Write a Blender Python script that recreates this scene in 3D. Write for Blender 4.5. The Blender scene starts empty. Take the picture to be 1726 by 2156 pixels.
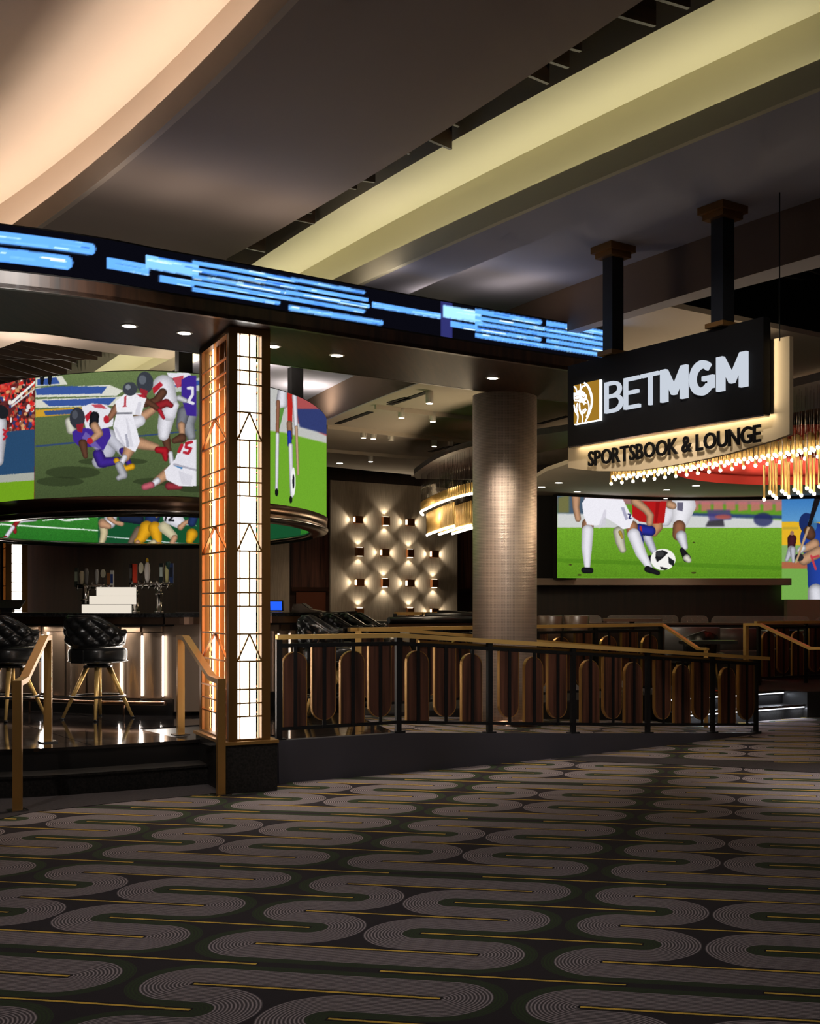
import bpy, bmesh, math, random
import numpy as np
from mathutils import Vector, Matrix
from mathutils.geometry import tessellate_polygon
random.seed(7); rng = np.random.default_rng(7)
SC = bpy.context.scene
COL = SC.collection
R = math.radians
# ---------------------------------------------------------------- camera
# photo frame 1726 x 2156; level camera with a shifted lens, horizon at y = 1272, axis at x = 1180
F, CX, HY, H = 2540.0, 1180.0, 1272.0, 1.52
cam_d = bpy.data.cameras.new('camera'); cam = bpy.data.objects.new('camera', cam_d); COL.objects.link(cam)
cam.location = (0, 0, H); cam.rotation_euler = (R(90), 0, 0)
cam_d.sensor_fit = 'HORIZONTAL'; cam_d.sensor_width = 36.0
cam_d.lens = F / 1726 * 36.0
cam_d.shift_x = (863 - CX) / 1726; cam_d.shift_y = (HY - 1078) / 1726
cam_d.clip_start = .05; cam_d.clip_end = 200
SC.camera = cam
# ---------------------------------------------------------------- world, exposure
w = bpy.data.worlds.new('world'); SC.world = w; w.use_nodes = True
w.node_tree.nodes['Background'].inputs[0].default_value = (1.0, .9, .82, 1)
w.node_tree.nodes['Background'].inputs[1].default_value = .075
SC.view_settings.view_transform = 'Standard'; SC.view_settings.look = 'None'
SC.view_settings.exposure = 0.0; SC.view_settings.gamma = 1.0
SC.view_settings.use_curve_mapping = False
SC.cycles.use_denoising = True
SC.cycles.max_bounces = 5; SC.cycles.diffuse_bounces = 3; SC.cycles.glossy_bounces = 3
SC.cycles.use_adaptive_sampling = True; SC.cycles.adaptive_threshold = .05; SC.cycles.adaptive_min_samples = 20
SC.cycles.transparent_max_bounces = 8; SC.cycles.transmission_bounces = 4
SC.cycles.sample_clamp_indirect = 4.0
SC.cycles.caustics_reflective = False; SC.cycles.caustics_refractive = False

# main axes of the building: n runs along the ticker fascia, d runs away from it
AL = R(37.7)
nx, ny = math.cos(AL), math.sin(AL)
dx, dy = -ny, nx
def light(name, kind, loc, power, color=(1, 1, 1), rot=None, to=None, size=.1, size_y=None, spot=60, blend=.6):
    l = bpy.data.lights.new(name, kind); o = bpy.data.objects.new(name, l); COL.objects.link(o)
    o.location = loc; l.energy = power; l.color = color
    if kind == 'AREA':
        l.shape = 'RECTANGLE' if size_y else 'SQUARE'; l.size = size
        if size_y: l.size_y = size_y
    elif kind == 'SPOT':
        l.spot_size = R(spot); l.spot_blend = blend; l.shadow_soft_size = size
    else: l.shadow_soft_size = size
    if to is not None: o.rotation_euler = (Vector(to) - Vector(loc)).to_track_quat('-Z', 'Y').to_euler()
    if rot is not None: o.rotation_euler = rot
    return o
# added spots over the carpet in front of the ticker, unseen and without fixtures
CARPET_SPOTS = [(-3.0, 5.2, 70), (-1.2, 4.6, 62), (.8, 5.0, 76), (2.4, 6.0, 110), (-1.2, 7.2, 60), (3.6, 8.6, 150), (.9, 8.4, 110), (3.2, 11.6, 160)]
for i, (x, y, p) in enumerate(CARPET_SPOTS):
    light('added_carpet_fill', 'SPOT', (x, y, 4.28 if i in (5, 7) else 4.6), p, (1, .95, .93), to=(x, y, 0), size=.06, spot=66, blend=.9)
# added spots without fixtures, brightening railing, ramp front, steps, carpet, sign and stools
for (x, y, z), (a, b, c), p in (((-1.6, 6.4, 4.6), (-1.6, 10.6, .7), 260), ((.4, 7.4, 4.25), (.6, 12.4, .6), 300), ((2.2, 8.6, 4.3), (2.4, 14.0, .5), 300), ((-4.2, 6.2, 4.6), (-3.7, 9.9, .2), 150), ((2.6, 9.6, 4.4), (2.7, 10.0, 0), 480), ((.1, 6.9, 4.3), (1.1, 9.4, 3.0), 150), ((-3.0, 6.6, 4.6), (-4.7, 12.4, 1.0), 330)):
    light('added_wash_spot', 'SPOT', (x, y, z), p, (1, .93, .87), to=(a, b, c), size=.06, spot=44, blend=.9)
# ---------------------------------------------------------------- pixel helpers
def P(x, y, z):                       # photo pixel seen on the level plane z
    Y = F * (z - H) / (HY - y); return Vector(((x - CX) * Y / F, Y, z))
def D(x, y, Y):                       # photo pixel at depth Y
    return Vector(((x - CX) * Y / F, Y, H + (HY - y) * Y / F))
def px(v): return CX + v[0] * F / v[1], HY - (v[2] - H) * F / v[1]
def hit(poly, x):                     # depth where the pixel column x meets a plan polyline (first hit)
    k = (x - CX) / F; best = None
    for (a, b), (c, e) in zip(poly, poly[1:]):
        den = (c - a) - k * (e - b)
        if abs(den) < 1e-9: continue
        t = (k * b - a) / den
        if -1e-6 <= t <= 1 + 1e-6:
            Y = b + t * (e - b)
            if Y > 0 and (best is None or Y < best): best = Y
    return best
def spline(pts, n=8, closed=False):
    out = []; m = len(pts); pts = [Vector(p) for p in pts]
    for i in range(m if closed else m - 1):
        if closed: p0, p1, p2, p3 = pts[i - 1], pts[i], pts[(i + 1) % m], pts[(i + 2) % m]
        else: p0, p1, p2, p3 = pts[max(i - 1, 0)], pts[i], pts[i + 1], pts[min(i + 2, m - 1)]
        for j in range(n):
            t = j / n
            out.append(.5 * ((2 * p1) + (p2 - p0) * t + (2 * p0 - 5 * p1 + 4 * p2 - p3) * t * t + (3 * p1 - p0 - 3 * p2 + p3) * t ** 3))
    if not closed: out.append(pts[-1])
    return out
def resample(pts, step):
    pts = [Vector(p) for p in pts]; L = [0]
    for a, b in zip(pts, pts[1:]): L.append(L[-1] + (b - a).length)
    n = max(1, round(L[-1] / step)); out = []; j = 0
    for i in range(n + 1):
        s = L[-1] * i / n
        while j < len(L) - 2 and L[j + 1] < s: j += 1
        t = (s - L[j]) / max(L[j + 1] - L[j], 1e-9); out.append(pts[j].lerp(pts[j + 1], t))
    return out
def offset(path, o):                  # plan offset, positive to the right of the travel direction
    out = []
    for i, p in enumerate(path):
        a = path[max(i - 1, 0)]; b = path[min(i + 1, len(path) - 1)]
        t = Vector((b[0] - a[0], b[1] - a[1])).normalized()
        q = Vector(p); q[0] += t[1] * o; q[1] -= t[0] * o; out.append(q)
    return out
# ---------------------------------------------------------------- materials
def s2l(c): return c / 12.92 if c <= .04045 else ((c + .055) / 1.055) ** 2.4
def rgb(r, g, b): return (s2l(r / 255), s2l(g / 255), s2l(b / 255), 1)
M = {}
def mat(name, col=(.5, .5, .5, 1), rough=.5, metal=0., emit=None, strength=0., noise=None, bump=None, spec=.5, alpha=1., aniso=None, coat=0.):
    m = bpy.data.materials.new(name); m.use_nodes = True; nt = m.node_tree; b = nt.nodes['Principled BSDF']
    b.inputs['Base Color'].default_value = col; b.inputs['Roughness'].default_value = rough; b.inputs['Metallic'].default_value = metal
    b.inputs['Specular IOR Level'].default_value = spec; b.inputs['Coat Weight'].default_value = coat; b.inputs['Coat Roughness'].default_value = .1
    if emit: b.inputs['Emission Color'].default_value = emit; b.inputs['Emission Strength'].default_value = strength
    if alpha < 1: b.inputs['Alpha'].default_value = alpha
    tc = nt.nodes.new('ShaderNodeTexCoord')
    if noise:                         # (scale xyz, other colour, detail)
        mp = nt.nodes.new('ShaderNodeMapping'); mp.inputs['Scale'].default_value = noise[0]
        nz = nt.nodes.new('ShaderNodeTexNoise'); nz.inputs['Scale'].default_value = 1; nz.inputs['Detail'].default_value = noise[2] if len(noise) > 2 else 4
        rp = nt.nodes.new('ShaderNodeValToRGB'); rp.color_ramp.elements[0].color = col; rp.color_ramp.elements[1].color = noise[1]
        rp.color_ramp.elements[0].position = .35; rp.color_ramp.elements[1].position = .68
        nt.links.new(tc.outputs['Object'], mp.inputs[0]); nt.links.new(mp.outputs[0], nz.inputs[0]); nt.links.new(nz.outputs[0], rp.inputs[0]); nt.links.new(rp.outputs[0], b.inputs['Base Color'])
    if bump:                          # (scale xyz, strength, distance)
        mp = nt.nodes.new('ShaderNodeMapping'); mp.inputs['Scale'].default_value = bump[0]
        nz = nt.nodes.new('ShaderNodeTexNoise'); nz.inputs['Scale'].default_value = 1
        bp = nt.nodes.new('ShaderNodeBump'); bp.inputs['Strength'].default_value = bump[1]; bp.inputs['Distance'].default_value = bump[2]
        nt.links.new(tc.outputs['Object'], mp.inputs[0]); nt.links.new(mp.outputs[0], nz.inputs[0]); nt.links.new(nz.outputs[0], bp.inputs['Height']); nt.links.new(bp.outputs[0], b.inputs['Normal'])
    M[name] = m; return m
def emat(name, col, strength, sampling='AUTO'):
    m = bpy.data.materials.new(name); m.use_nodes = True; nt = m.node_tree; nt.nodes.clear()
    o = nt.nodes.new('ShaderNodeOutputMaterial'); e = nt.nodes.new('ShaderNodeEmission')
    e.inputs[0].default_value = col; e.inputs[1].default_value = strength; nt.links.new(e.outputs[0], o.inputs[0])
    m.cycles.emission_sampling = sampling; M[name] = m; return m
class X:                              # little expression builder on math nodes
    nt = None
    def __init__(s, k): s.k = k
    @staticmethod
    def op(o, *a):
        n = X.nt.nodes.new('ShaderNodeMath'); n.operation = o
        for i, v in enumerate(a):
            if isinstance(v, X): X.nt.links.new(v.k, n.inputs[i])
            else: n.inputs[i].default_value = v
        return X(n.outputs[0])
    def __add__(s, o): return X.op('ADD', s, o)
    def __sub__(s, o): return X.op('SUBTRACT', s, o)
    def __rsub__(s, o): return X.op('SUBTRACT', o, s)
    def __mul__(s, o): return X.op('MULTIPLY', s, o)
    def __truediv__(s, o): return X.op('DIVIDE', s, o)
    def __lt__(s, o): return X.op('LESS_THAN', s, o)
    def __gt__(s, o): return X.op('GREATER_THAN', s, o)
    def mod(s, o): return X.op('FLOORED_MODULO', s, o)
    def abs(s): return X.op('ABSOLUTE', s)
    def max(s, o): return X.op('MAXIMUM', s, o)
    def min(s, o): return X.op('MINIMUM', s, o)
    def sin(s): return X.op('SINE', s)
    def hyp(s, o): return X.op('SQRT', s * s + o * o)
    def sel(s, a, b): return s * a + (1 - s) * b        # s ? a : b
# ---------------------------------------------------------------- meshes
class MB:
    def __init__(s): s.v = []; s.f = []; s.sm = []
    def add(s, vs, fs, smooth=False):
        n = len(s.v); s.v += [tuple(v) for v in vs]; s.f += [tuple(i + n for i in f) for f in fs]; s.sm += [smooth] * len(fs); return s
    def box(s, c, size, rz=0., rx=0., ry=0.):
        m = Matrix.Rotation(rz, 3, 'Z') @ Matrix.Rotation(ry, 3, 'Y') @ Matrix.Rotation(rx, 3, 'X'); h = [q / 2 for q in size]; c = Vector(c)
        vs = [c + m @ Vector((i * h[0], j * h[1], k * h[2])) for k in (-1, 1) for j in (-1, 1) for i in (-1, 1)]
        return s.add(vs, [(0, 2, 3, 1), (4, 5, 7, 6), (0, 1, 5, 4), (2, 6, 7, 3), (0, 4, 6, 2), (1, 3, 7, 5)])
    def bar(s, a, b, w, h, up=(0, 0, 1)):                # box along a-b, w across, h along up
        a, b = Vector(a), Vector(b); t = (b - a).normalized(); u = Vector(up); u = u - t * u.dot(t)
        if u.length < 1e-6: u = Vector((0, 1, 0)) - t * t[1]
        u.normalize(); r = t.cross(u)
        vs = [p + r * (i * w / 2) + u * (j * h / 2) for p in (a, b) for i, j in ((-1, -1), (1, -1), (1, 1), (-1, 1))]
        return s.add(vs, [(3, 2, 1, 0), (4, 5, 6, 7), (0, 1, 5, 4), (1, 2, 6, 5), (2, 3, 7, 6), (3, 0, 4, 7)])
    def sweep(s, path, prof, closed=False, smooth=False):   # prof: (offset to the right, z) ring swept along a plan path with z
        n = len(path); k = len(prof); vs = []
        for i, p in enumerate(path):
            a = path[i - 1] if (i or closed) else path[0]; b = path[(i + 1) % n] if (i < n - 1 or closed) else path[-1]
            t = Vector((b[0] - a[0], b[1] - a[1], 0)).normalized(); r = Vector((t[1], -t[0], 0)); z = p[2] if len(p) > 2 else 0
            for o, h in prof: vs.append((p[0] + r[0] * o, p[1] + r[1] * o, z + h))
        fs = []
        for i in range(n if closed else n - 1):
            for j in range(k): a = i * k + j; b = i * k + (j + 1) % k; c = ((i + 1) % n) * k + (j + 1) % k; e = ((i + 1) % n) * k + j; fs.append((a, e, c, b))
        if not closed: fs += [tuple(range(k)), tuple(range((n - 1) * k, n * k))[::-1]]
        return s.add(vs, fs, smooth)
    def tube(s, path, r, seg=8, closed=False, caps=True):
        path = [Vector(p) for p in path]; n = len(path); vs = []; u0 = None
        for i, p in enumerate(path):
            a = path[i - 1] if (i or closed) else path[0]; b = path[(i + 1) % n] if (i < n - 1 or closed) else path[-1]
            t = (b - a).normalized()
            u = (u0 if u0 is not None else (Vector((0, 0, 1)) if abs(t[2]) < .9 else Vector((1, 0, 0)))); u = (u - t * u.dot(t)).normalized(); u0 = u; q = t.cross(u)
            rr = r[i] if isinstance(r, (list, tuple)) else r
            vs += [p + u * (rr * math.cos(2 * math.pi * j / seg)) + q * (rr * math.sin(2 * math.pi * j / seg)) for j in range(seg)]
        fs = [(i * seg + j, i * seg + (j + 1) % seg, ((i + 1) % n) * seg + (j + 1) % seg, ((i + 1) % n) * seg + j) for i in range(n if closed else n - 1) for j in range(seg)]
        s.add(vs, fs, True)
        if caps and not closed: m = len(s.v) - n * seg; s.f += [tuple(m + j for j in range(seg))[::-1], tuple(m + (n - 1) * seg + j for j in range(seg))]; s.sm += [False, False]
        return s
    def lathe(s, prof, c=(0, 0, 0), seg=20, smooth=True):   # prof: (radius, z) bottom to top
        vs = [(c[0] + r * math.cos(2 * math.pi * j / seg), c[1] + r * math.sin(2 * math.pi * j / seg), c[2] + z) for r, z in prof for j in range(seg)]
        fs = [(i * seg + j, i * seg + (j + 1) % seg, (i + 1) * seg + (j + 1) % seg, (i + 1) * seg + j) for i in range(len(prof) - 1) for j in range(seg)]
        s.add(vs, fs, smooth); m = len(s.v) - len(prof) * seg
        s.f += [tuple(m + j for j in range(seg))[::-1], tuple(m + (len(prof) - 1) * seg + j for j in range(seg))]; s.sm += [False, False]; return s
    def slab(s, poly, z0, z1):                              # plan polygon (any shape) between two heights
        poly = [(p[0], p[1]) for p in poly]
        if sum(a[0] * b[1] - b[0] * a[1] for a, b in zip(poly, poly[1:] + poly[:1])) < 0: poly = poly[::-1]
        n = len(poly); vs = [(x, y, z0) for x, y in poly] + [(x, y, z1) for x, y in poly]
        tr = tessellate_polygon([[Vector((x, y, 0)) for x, y in poly]]); fs = []
        for t in tr:
            a, b, c = t
            (x0, y0), (x1, y1), (x2, y2) = poly[a], poly[b], poly[c]
            if (x1 - x0) * (y2 - y0) - (x2 - x0) * (y1 - y0) < 0: b, c = c, b
            fs += [(a + n, b + n, c + n), (a, c, b)]
        fs += [(i, (i + 1) % n, (i + 1) % n + n, i + n) for i in range(n)]
        return s.add(vs, fs)
    def plate(s, poly3, thick):                             # flat 3-D outline given a thickness vector
        n = len(poly3); t = Vector(thick); vs = [Vector(p) for p in poly3]; tr = tessellate_polygon([vs]); vs = vs + [p + t for p in vs]
        nrm = Vector((0, 0, 0))
        for i in range(n): nrm += vs[i].cross(vs[(i + 1) % n])
        fs = []
        for a, b, c in tr:
            k = (vs[b] - vs[a]).cross(vs[c] - vs[a]).dot(nrm)
            if k < 0: b, c = c, b
            fs += [(a, b, c), (a + n, c + n, b + n)]
        fs += [(i, i + n, (i + 1) % n + n, (i + 1) % n) for i in range(n)]
        return s.add(vs, fs)
ORG = {}                                                    # world origin of every thing that parents parts
def obj(name, mb, m, parent=None, origin=None):
    me = bpy.data.meshes.new(name); o = bpy.data.objects.new(name, me); COL.objects.link(o)
    g = Vector((0, 0, 0))
    if parent is not None: g = ORG.get(parent.name, Vector((0, 0, 0))); o.parent = parent
    elif origin is not None: g = Vector(origin); o.location = g
    me.from_pydata([(v[0] - g[0], v[1] - g[1], v[2] - g[2]) for v in mb.v], [], mb.f)
    if any(mb.sm): me.polygons.foreach_set('use_smooth', mb.sm)
    bm = bmesh.new(); bm.from_mesh(me); bmesh.ops.recalc_face_normals(bm, faces=bm.faces); bm.to_mesh(me); bm.free()
    me.materials.append(M[m] if isinstance(m, str) else m); me.update(); ORG[o.name] = g
    return o
def tag(o, label=None, cat=None, group=None, kind=None):
    if label: o['label'] = label
    if cat: o['category'] = cat
    if group: o['group'] = group
    if kind: o['kind'] = kind
    return o
def thing(name, label, cat, loc=(0, 0, 0), group=None):
    o = bpy.data.objects.new(name, None); COL.objects.link(o); o.location = loc; o.empty_display_size = .1
    ORG[o.name] = Vector(loc); return tag(o, label, cat, group)
def struct(name, mb, m, label=None, parent=None): o = obj(name, mb, m, parent); o['kind'] = 'structure'; tag(o, label); return o
def dup(o, parent=None, loc=None, rz=None):
    c = o.copy(); COL.objects.link(c)
    if parent is not None: c.parent = parent
    if loc is not None: c.location = loc
    if rz is not None: c.rotation_euler = (0, 0, rz)
    for ch in list(o.children): dup(ch, c)
    return c
# ---------------------------------------------------------------- picture canvas for the video screens (drawn in code)
class Canvas:
    def __init__(s, x0, y0, x1, y1, col, ss=2):
        s.x0, s.y0, s.ss = x0, y0, ss; s.w, s.h = int((x1 - x0) * ss), int((y1 - y0) * ss)
        s.a = np.ones((s.h, s.w, 3)) * np.array(col) / 255.; s.T = (0, 0, 1)
        s.gy, s.gx = np.mgrid[0:s.h, 0:s.w].astype(float)
    def t(s, p): return ((s.T[0] + p[0] * s.T[2] - s.x0) * s.ss, (s.T[1] + p[1] * s.T[2] - s.y0) * s.ss)
    def win(s, x0, y0, x1, y1):
        return slice(max(0, int(y0) - 1), min(s.h, int(y1) + 2)), slice(max(0, int(x0) - 1), min(s.w, int(x1) + 2))
    def put(s, w, m, col, a=1.): v = s.a[w]; v[m] = v[m] * (1 - a) + np.array(col) / 255. * a
    def poly(s, pts, col, a=1.):
        q = [s.t(p) for p in pts]; xs = [p[0] for p in q]; ys = [p[1] for p in q]; w = s.win(min(xs), min(ys), max(xs), max(ys)); gx, gy = s.gx[w], s.gy[w]
        if gx.size == 0: return
        m = np.zeros(gx.shape, bool)
        for (ax, ay), (bx, by) in zip(q, q[1:] + q[:1]):
            if abs(by - ay) < 1e-9: continue
            m ^= ((ay <= gy) != (by <= gy)) & (gx < (bx - ax) * (gy - ay) / (by - ay) + ax)
        s.put(w, m, col, a)
    def ell(s, cx, cy, rx, ry, col, a=1.):
        x, y = s.t((cx, cy)); k = s.T[2] * s.ss; w = s.win(x - rx * k, y - ry * k, x + rx * k, y + ry * k)
        u = (s.gx[w] - x) / (rx * k); v = (s.gy[w] - y) / (ry * k); s.put(w, u * u + v * v < 1, col, a)
    def limb(s, pts, col, shade=.55, a=1.):                 # tapered capsule chain (x, y, r) with a rounded shade
        k = s.T[2] * s.ss; q = [(*s.t(p[:2]), p[2] * k) for p in pts]
        w = s.win(min(p[0] - p[2] for p in q), min(p[1] - p[2] for p in q), max(p[0] + p[2] for p in q), max(p[1] + p[2] for p in q)); gx, gy = s.gx[w], s.gy[w]
        if gx.size == 0: return
        best = np.full(gx.shape, 9.)
        for (x0, y0, ar), (x1, y1, br) in zip(q, q[1:]):
            L = (x1 - x0) ** 2 + (y1 - y0) ** 2 + 1e-9; t = np.clip(((gx - x0) * (x1 - x0) + (gy - y0) * (y1 - y0)) / L, 0, 1)
            best = np.minimum(best, np.hypot(gx - x0 - t * (x1 - x0), gy - y0 - t * (y1 - y0)) / (ar + (br - ar) * t))
        m = best < 1; sh = (1 - (1 - shade) * best[m] ** 2)[:, None]; v = s.a[w]; v[m] = v[m] * (1 - a) + np.array(col) / 255. * sh * a
    def vgrad(s, y0, y1, c0, c1, m=None):
        a0, a1 = s.t((0, y0))[1], s.t((0, y1))[1]; t = np.clip((s.gy - a0) / (a1 - a0), 0, 1)[..., None]
        g = np.array(c0) / 255. * (1 - t) + np.array(c1) / 255. * t; k = (s.gy >= a0) & (s.gy <= a1)
        if m is not None: k &= m
        s.a[k] = g[k]
    def noise(s, amt, sx=1, sy=1, m=None):
        n = rng.random((s.h // sy + 2, s.w // sx + 2)); n = np.repeat(np.repeat(n, sy, 0), sx, 1)[:s.h, :s.w]
        f = (1 + amt * (n - .5) * 2)[..., None]; s.a = s.a * f if m is None else np.where(m[..., None], s.a * f, s.a)
    def blur(s, k, m=None):
        b = s.a.copy()
        for ax in (0, 1):
            acc = np.zeros_like(b)
            for o in range(-k, k + 1): acc += np.roll(b, o, ax)
            b = acc / (2 * k + 1)
        s.a = b if m is None else np.where(m[..., None], b, s.a)
    def done(s):
        s.a = np.clip(s.a, 0, 1); b = s.a.copy()
        b[1:-1, 1:-1] = (s.a[1:-1, 1:-1] * 2 + s.a[:-2, 1:-1] + s.a[2:, 1:-1] + s.a[1:-1, :-2] + s.a[1:-1, 2:]) / 6; s.a = b
    def at(s, X, Y):
        i = np.clip(((X - s.x0) * s.ss).astype(int), 0, s.w - 1); j = np.clip(((Y - s.y0) * s.ss).astype(int), 0, s.h - 1); return s.a[j, i]
def picture(name, path, z0, z1, canvas, m, parent, step=.012, zstep=.012, out=.004):
    """display surface standing on a plan path; every point carries the colour shown there"""
    pts = resample([Vector((p[0], p[1], 0)) for p in path], step); pts = offset(pts, out); nz = max(2, int((z1 - z0) / zstep)); n = len(pts)
    V = np.zeros((n, nz + 1, 3)); V[:, :, 0] = np.array([p[0] for p in pts])[:, None]; V[:, :, 1] = np.array([p[1] for p in pts])[:, None]; V[:, :, 2] = np.linspace(z0, z1, nz + 1)[None]
    Xp = CX + V[..., 0] * F / V[..., 1]; Yp = HY - (V[..., 2] - H) * F / V[..., 1]
    c = canvas.at(Xp.ravel(), Yp.ravel()); c = np.where(c <= .04045, c / 12.92, ((c + .055) / 1.055) ** 2.4)
    idx = np.arange(n * (nz + 1)).reshape(n, nz + 1); fs = np.stack([idx[:-1, :-1], idx[1:, :-1], idx[1:, 1:], idx[:-1, 1:]], -1).reshape(-1, 4)
    g = ORG[parent.name]; me = bpy.data.meshes.new(name); me.from_pydata((V.reshape(-1, 3) - np.array(g)).tolist(), [], fs.tolist())
    at = me.color_attributes.new('shown', 'FLOAT_COLOR', 'POINT'); at.data.foreach_set('color', np.concatenate([c, np.ones((len(c), 1))], 1).ravel())
    me.materials.append(M[m]); o = bpy.data.objects.new(name, me); COL.objects.link(o); o.parent = parent; ORG[o.name] = g; return o
def screen_mat(name, strength):
    m = bpy.data.materials.new(name); m.use_nodes = True; nt = m.node_tree; nt.nodes.clear()
    o = nt.nodes.new('ShaderNodeOutputMaterial'); e = nt.nodes.new('ShaderNodeEmission'); a = nt.nodes.new('ShaderNodeAttribute'); a.attribute_name = 'shown'
    nt.links.new(a.outputs[0], e.inputs[0]); e.inputs[1].default_value = strength; nt.links.new(e.outputs[0], o.inputs[0]); m.cycles.emission_sampling = 'AUTO'; M[name] = m
# ---------------------------------------------------------------- materials used
mat('dark_ceiling', rgb(186, 168, 156), .85)
mat('cream_plaster', rgb(226, 208, 190), .8)
mat('yellow_plaster', rgb(224, 217, 184), .8)
mat('grey_plaster', rgb(178, 177, 190), .85)
mat('lounge_ceiling', rgb(206, 194, 178), .85)
mat('brown_fabric', rgb(120, 98, 82), .9, bump=((120, 120, 120), .2, .003))
mat('black_matte', rgb(14, 13, 13), .8)
mat('black_paint', rgb(16, 16, 18), .35, spec=.5)
mat('black_steel', rgb(24, 25, 28), .42, .3)
mat('fin_wood', rgb(62, 40, 24), .45, noise=((2, 2, 18), rgb(38, 25, 15)))
mat('soffit_wood', rgb(58, 36, 25), .45, noise=((30, 2.2, 30), rgb(35, 21, 15), 5), spec=.14)
mat('fascia_wood', rgb(72, 46, 30), .35, noise=((14, 14, .8), rgb(38, 24, 17), 4))
mat('walnut', rgb(96, 59, 45), .42, noise=((26, 26, 1.1), rgb(44, 26, 21), 6))
mat('walnut_dark', rgb(48, 27, 19), .45, noise=((16, 16, .7), rgb(29, 16, 12), 5))
mat('door_wood', rgb(104, 56, 36), .4)
mat('brass', rgb(196, 150, 86), .36, .8, bump=((4, 4, 180), .06, .002))
mat('brass_dark', rgb(138, 98, 50), .4, .7)
mat('brass_gold', rgb(236, 194, 118), .42, .5)
mat('copper', rgb(228, 160, 98), .3, .9)
mat('bronze', rgb(126, 100, 84), .3, 1.0)
mat('taupe_metal', rgb(168, 146, 128), .36, .85, bump=((160, 160, 2), .05, .002))
mat('steel', rgb(176, 170, 164), .2, 1.0)
mat('granite', rgb(18, 17, 18), .12, noise=((38, 38, 38), rgb(46, 44, 44), 8))
mat('plinth_stone', rgb(20, 19, 19), .5, noise=((60, 60, 60), rgb(44, 41, 39), 8), spec=.3)
mat('tile', rgb(20, 18, 19), .07, noise=((2.2, 2.2, 2.2), rgb(40, 36, 36), 8), spec=.6)
mat('grout', rgb(26, 24, 24), .35)
mat('ramp_wall', rgb(60, 58, 66), .5)
mat('plain_carpet', rgb(48, 42, 46), .95, noise=((60, 60, 60), rgb(33, 29, 32), 3))
mat('fabric_wall', rgb(192, 176, 154), .9, noise=((60, 60, 4), rgb(170, 154, 134), 5))
mat('beige_trim', rgb(150, 132, 116), .7)
mat('leather', rgb(26, 26, 27), .3, spec=.6, bump=((90, 90, 90), .08, .003))
mat('grey_leather', rgb(92, 90, 92), .4)
mat('tan_board', rgb(226, 200, 158), .6)
mat('frosted', rgb(190, 186, 184), .25, alpha=.28)
mat('table_top', rgb(86, 60, 44), .3)
mat('red_paint', rgb(238, 104, 88), .8)
mat('white_plastic', rgb(220, 214, 204), .4)
emat('led_white', (1, .93, .84, 1), 6.0)
emat('led_panel', (1, .95, .88, 1), 5.0)
emat('led_step', (.86, .9, 1, 1), 2.6)
emat('bulb', (1, .86, .66, 1), 12.0, 'NONE')
emat('downlight', (1, .9, .76, 1), 14.0, 'NONE')
emat('sign_white', (.82, .89, 1, 1), .72)
emat('sign_edge', (.92, .97, 1, 1), 2.2)
emat('sign_gold', rgb(168, 124, 40), .9)
emat('acrylic_glow', (1, .9, .76, 1), .82)
mat('sconce_copper', rgb(176, 112, 66), .4, .4)
emat('sconce_lens', (1, .8, .52, 1), 5.0, 'NONE')
mat('sign_black', rgb(14, 13, 13), .6, spec=.15)
emat('tablet_blue', rgb(30, 80, 210), 1.6, 'NONE')
screen_mat('screen', 1.0); screen_mat('ticker', 1.6)
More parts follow.
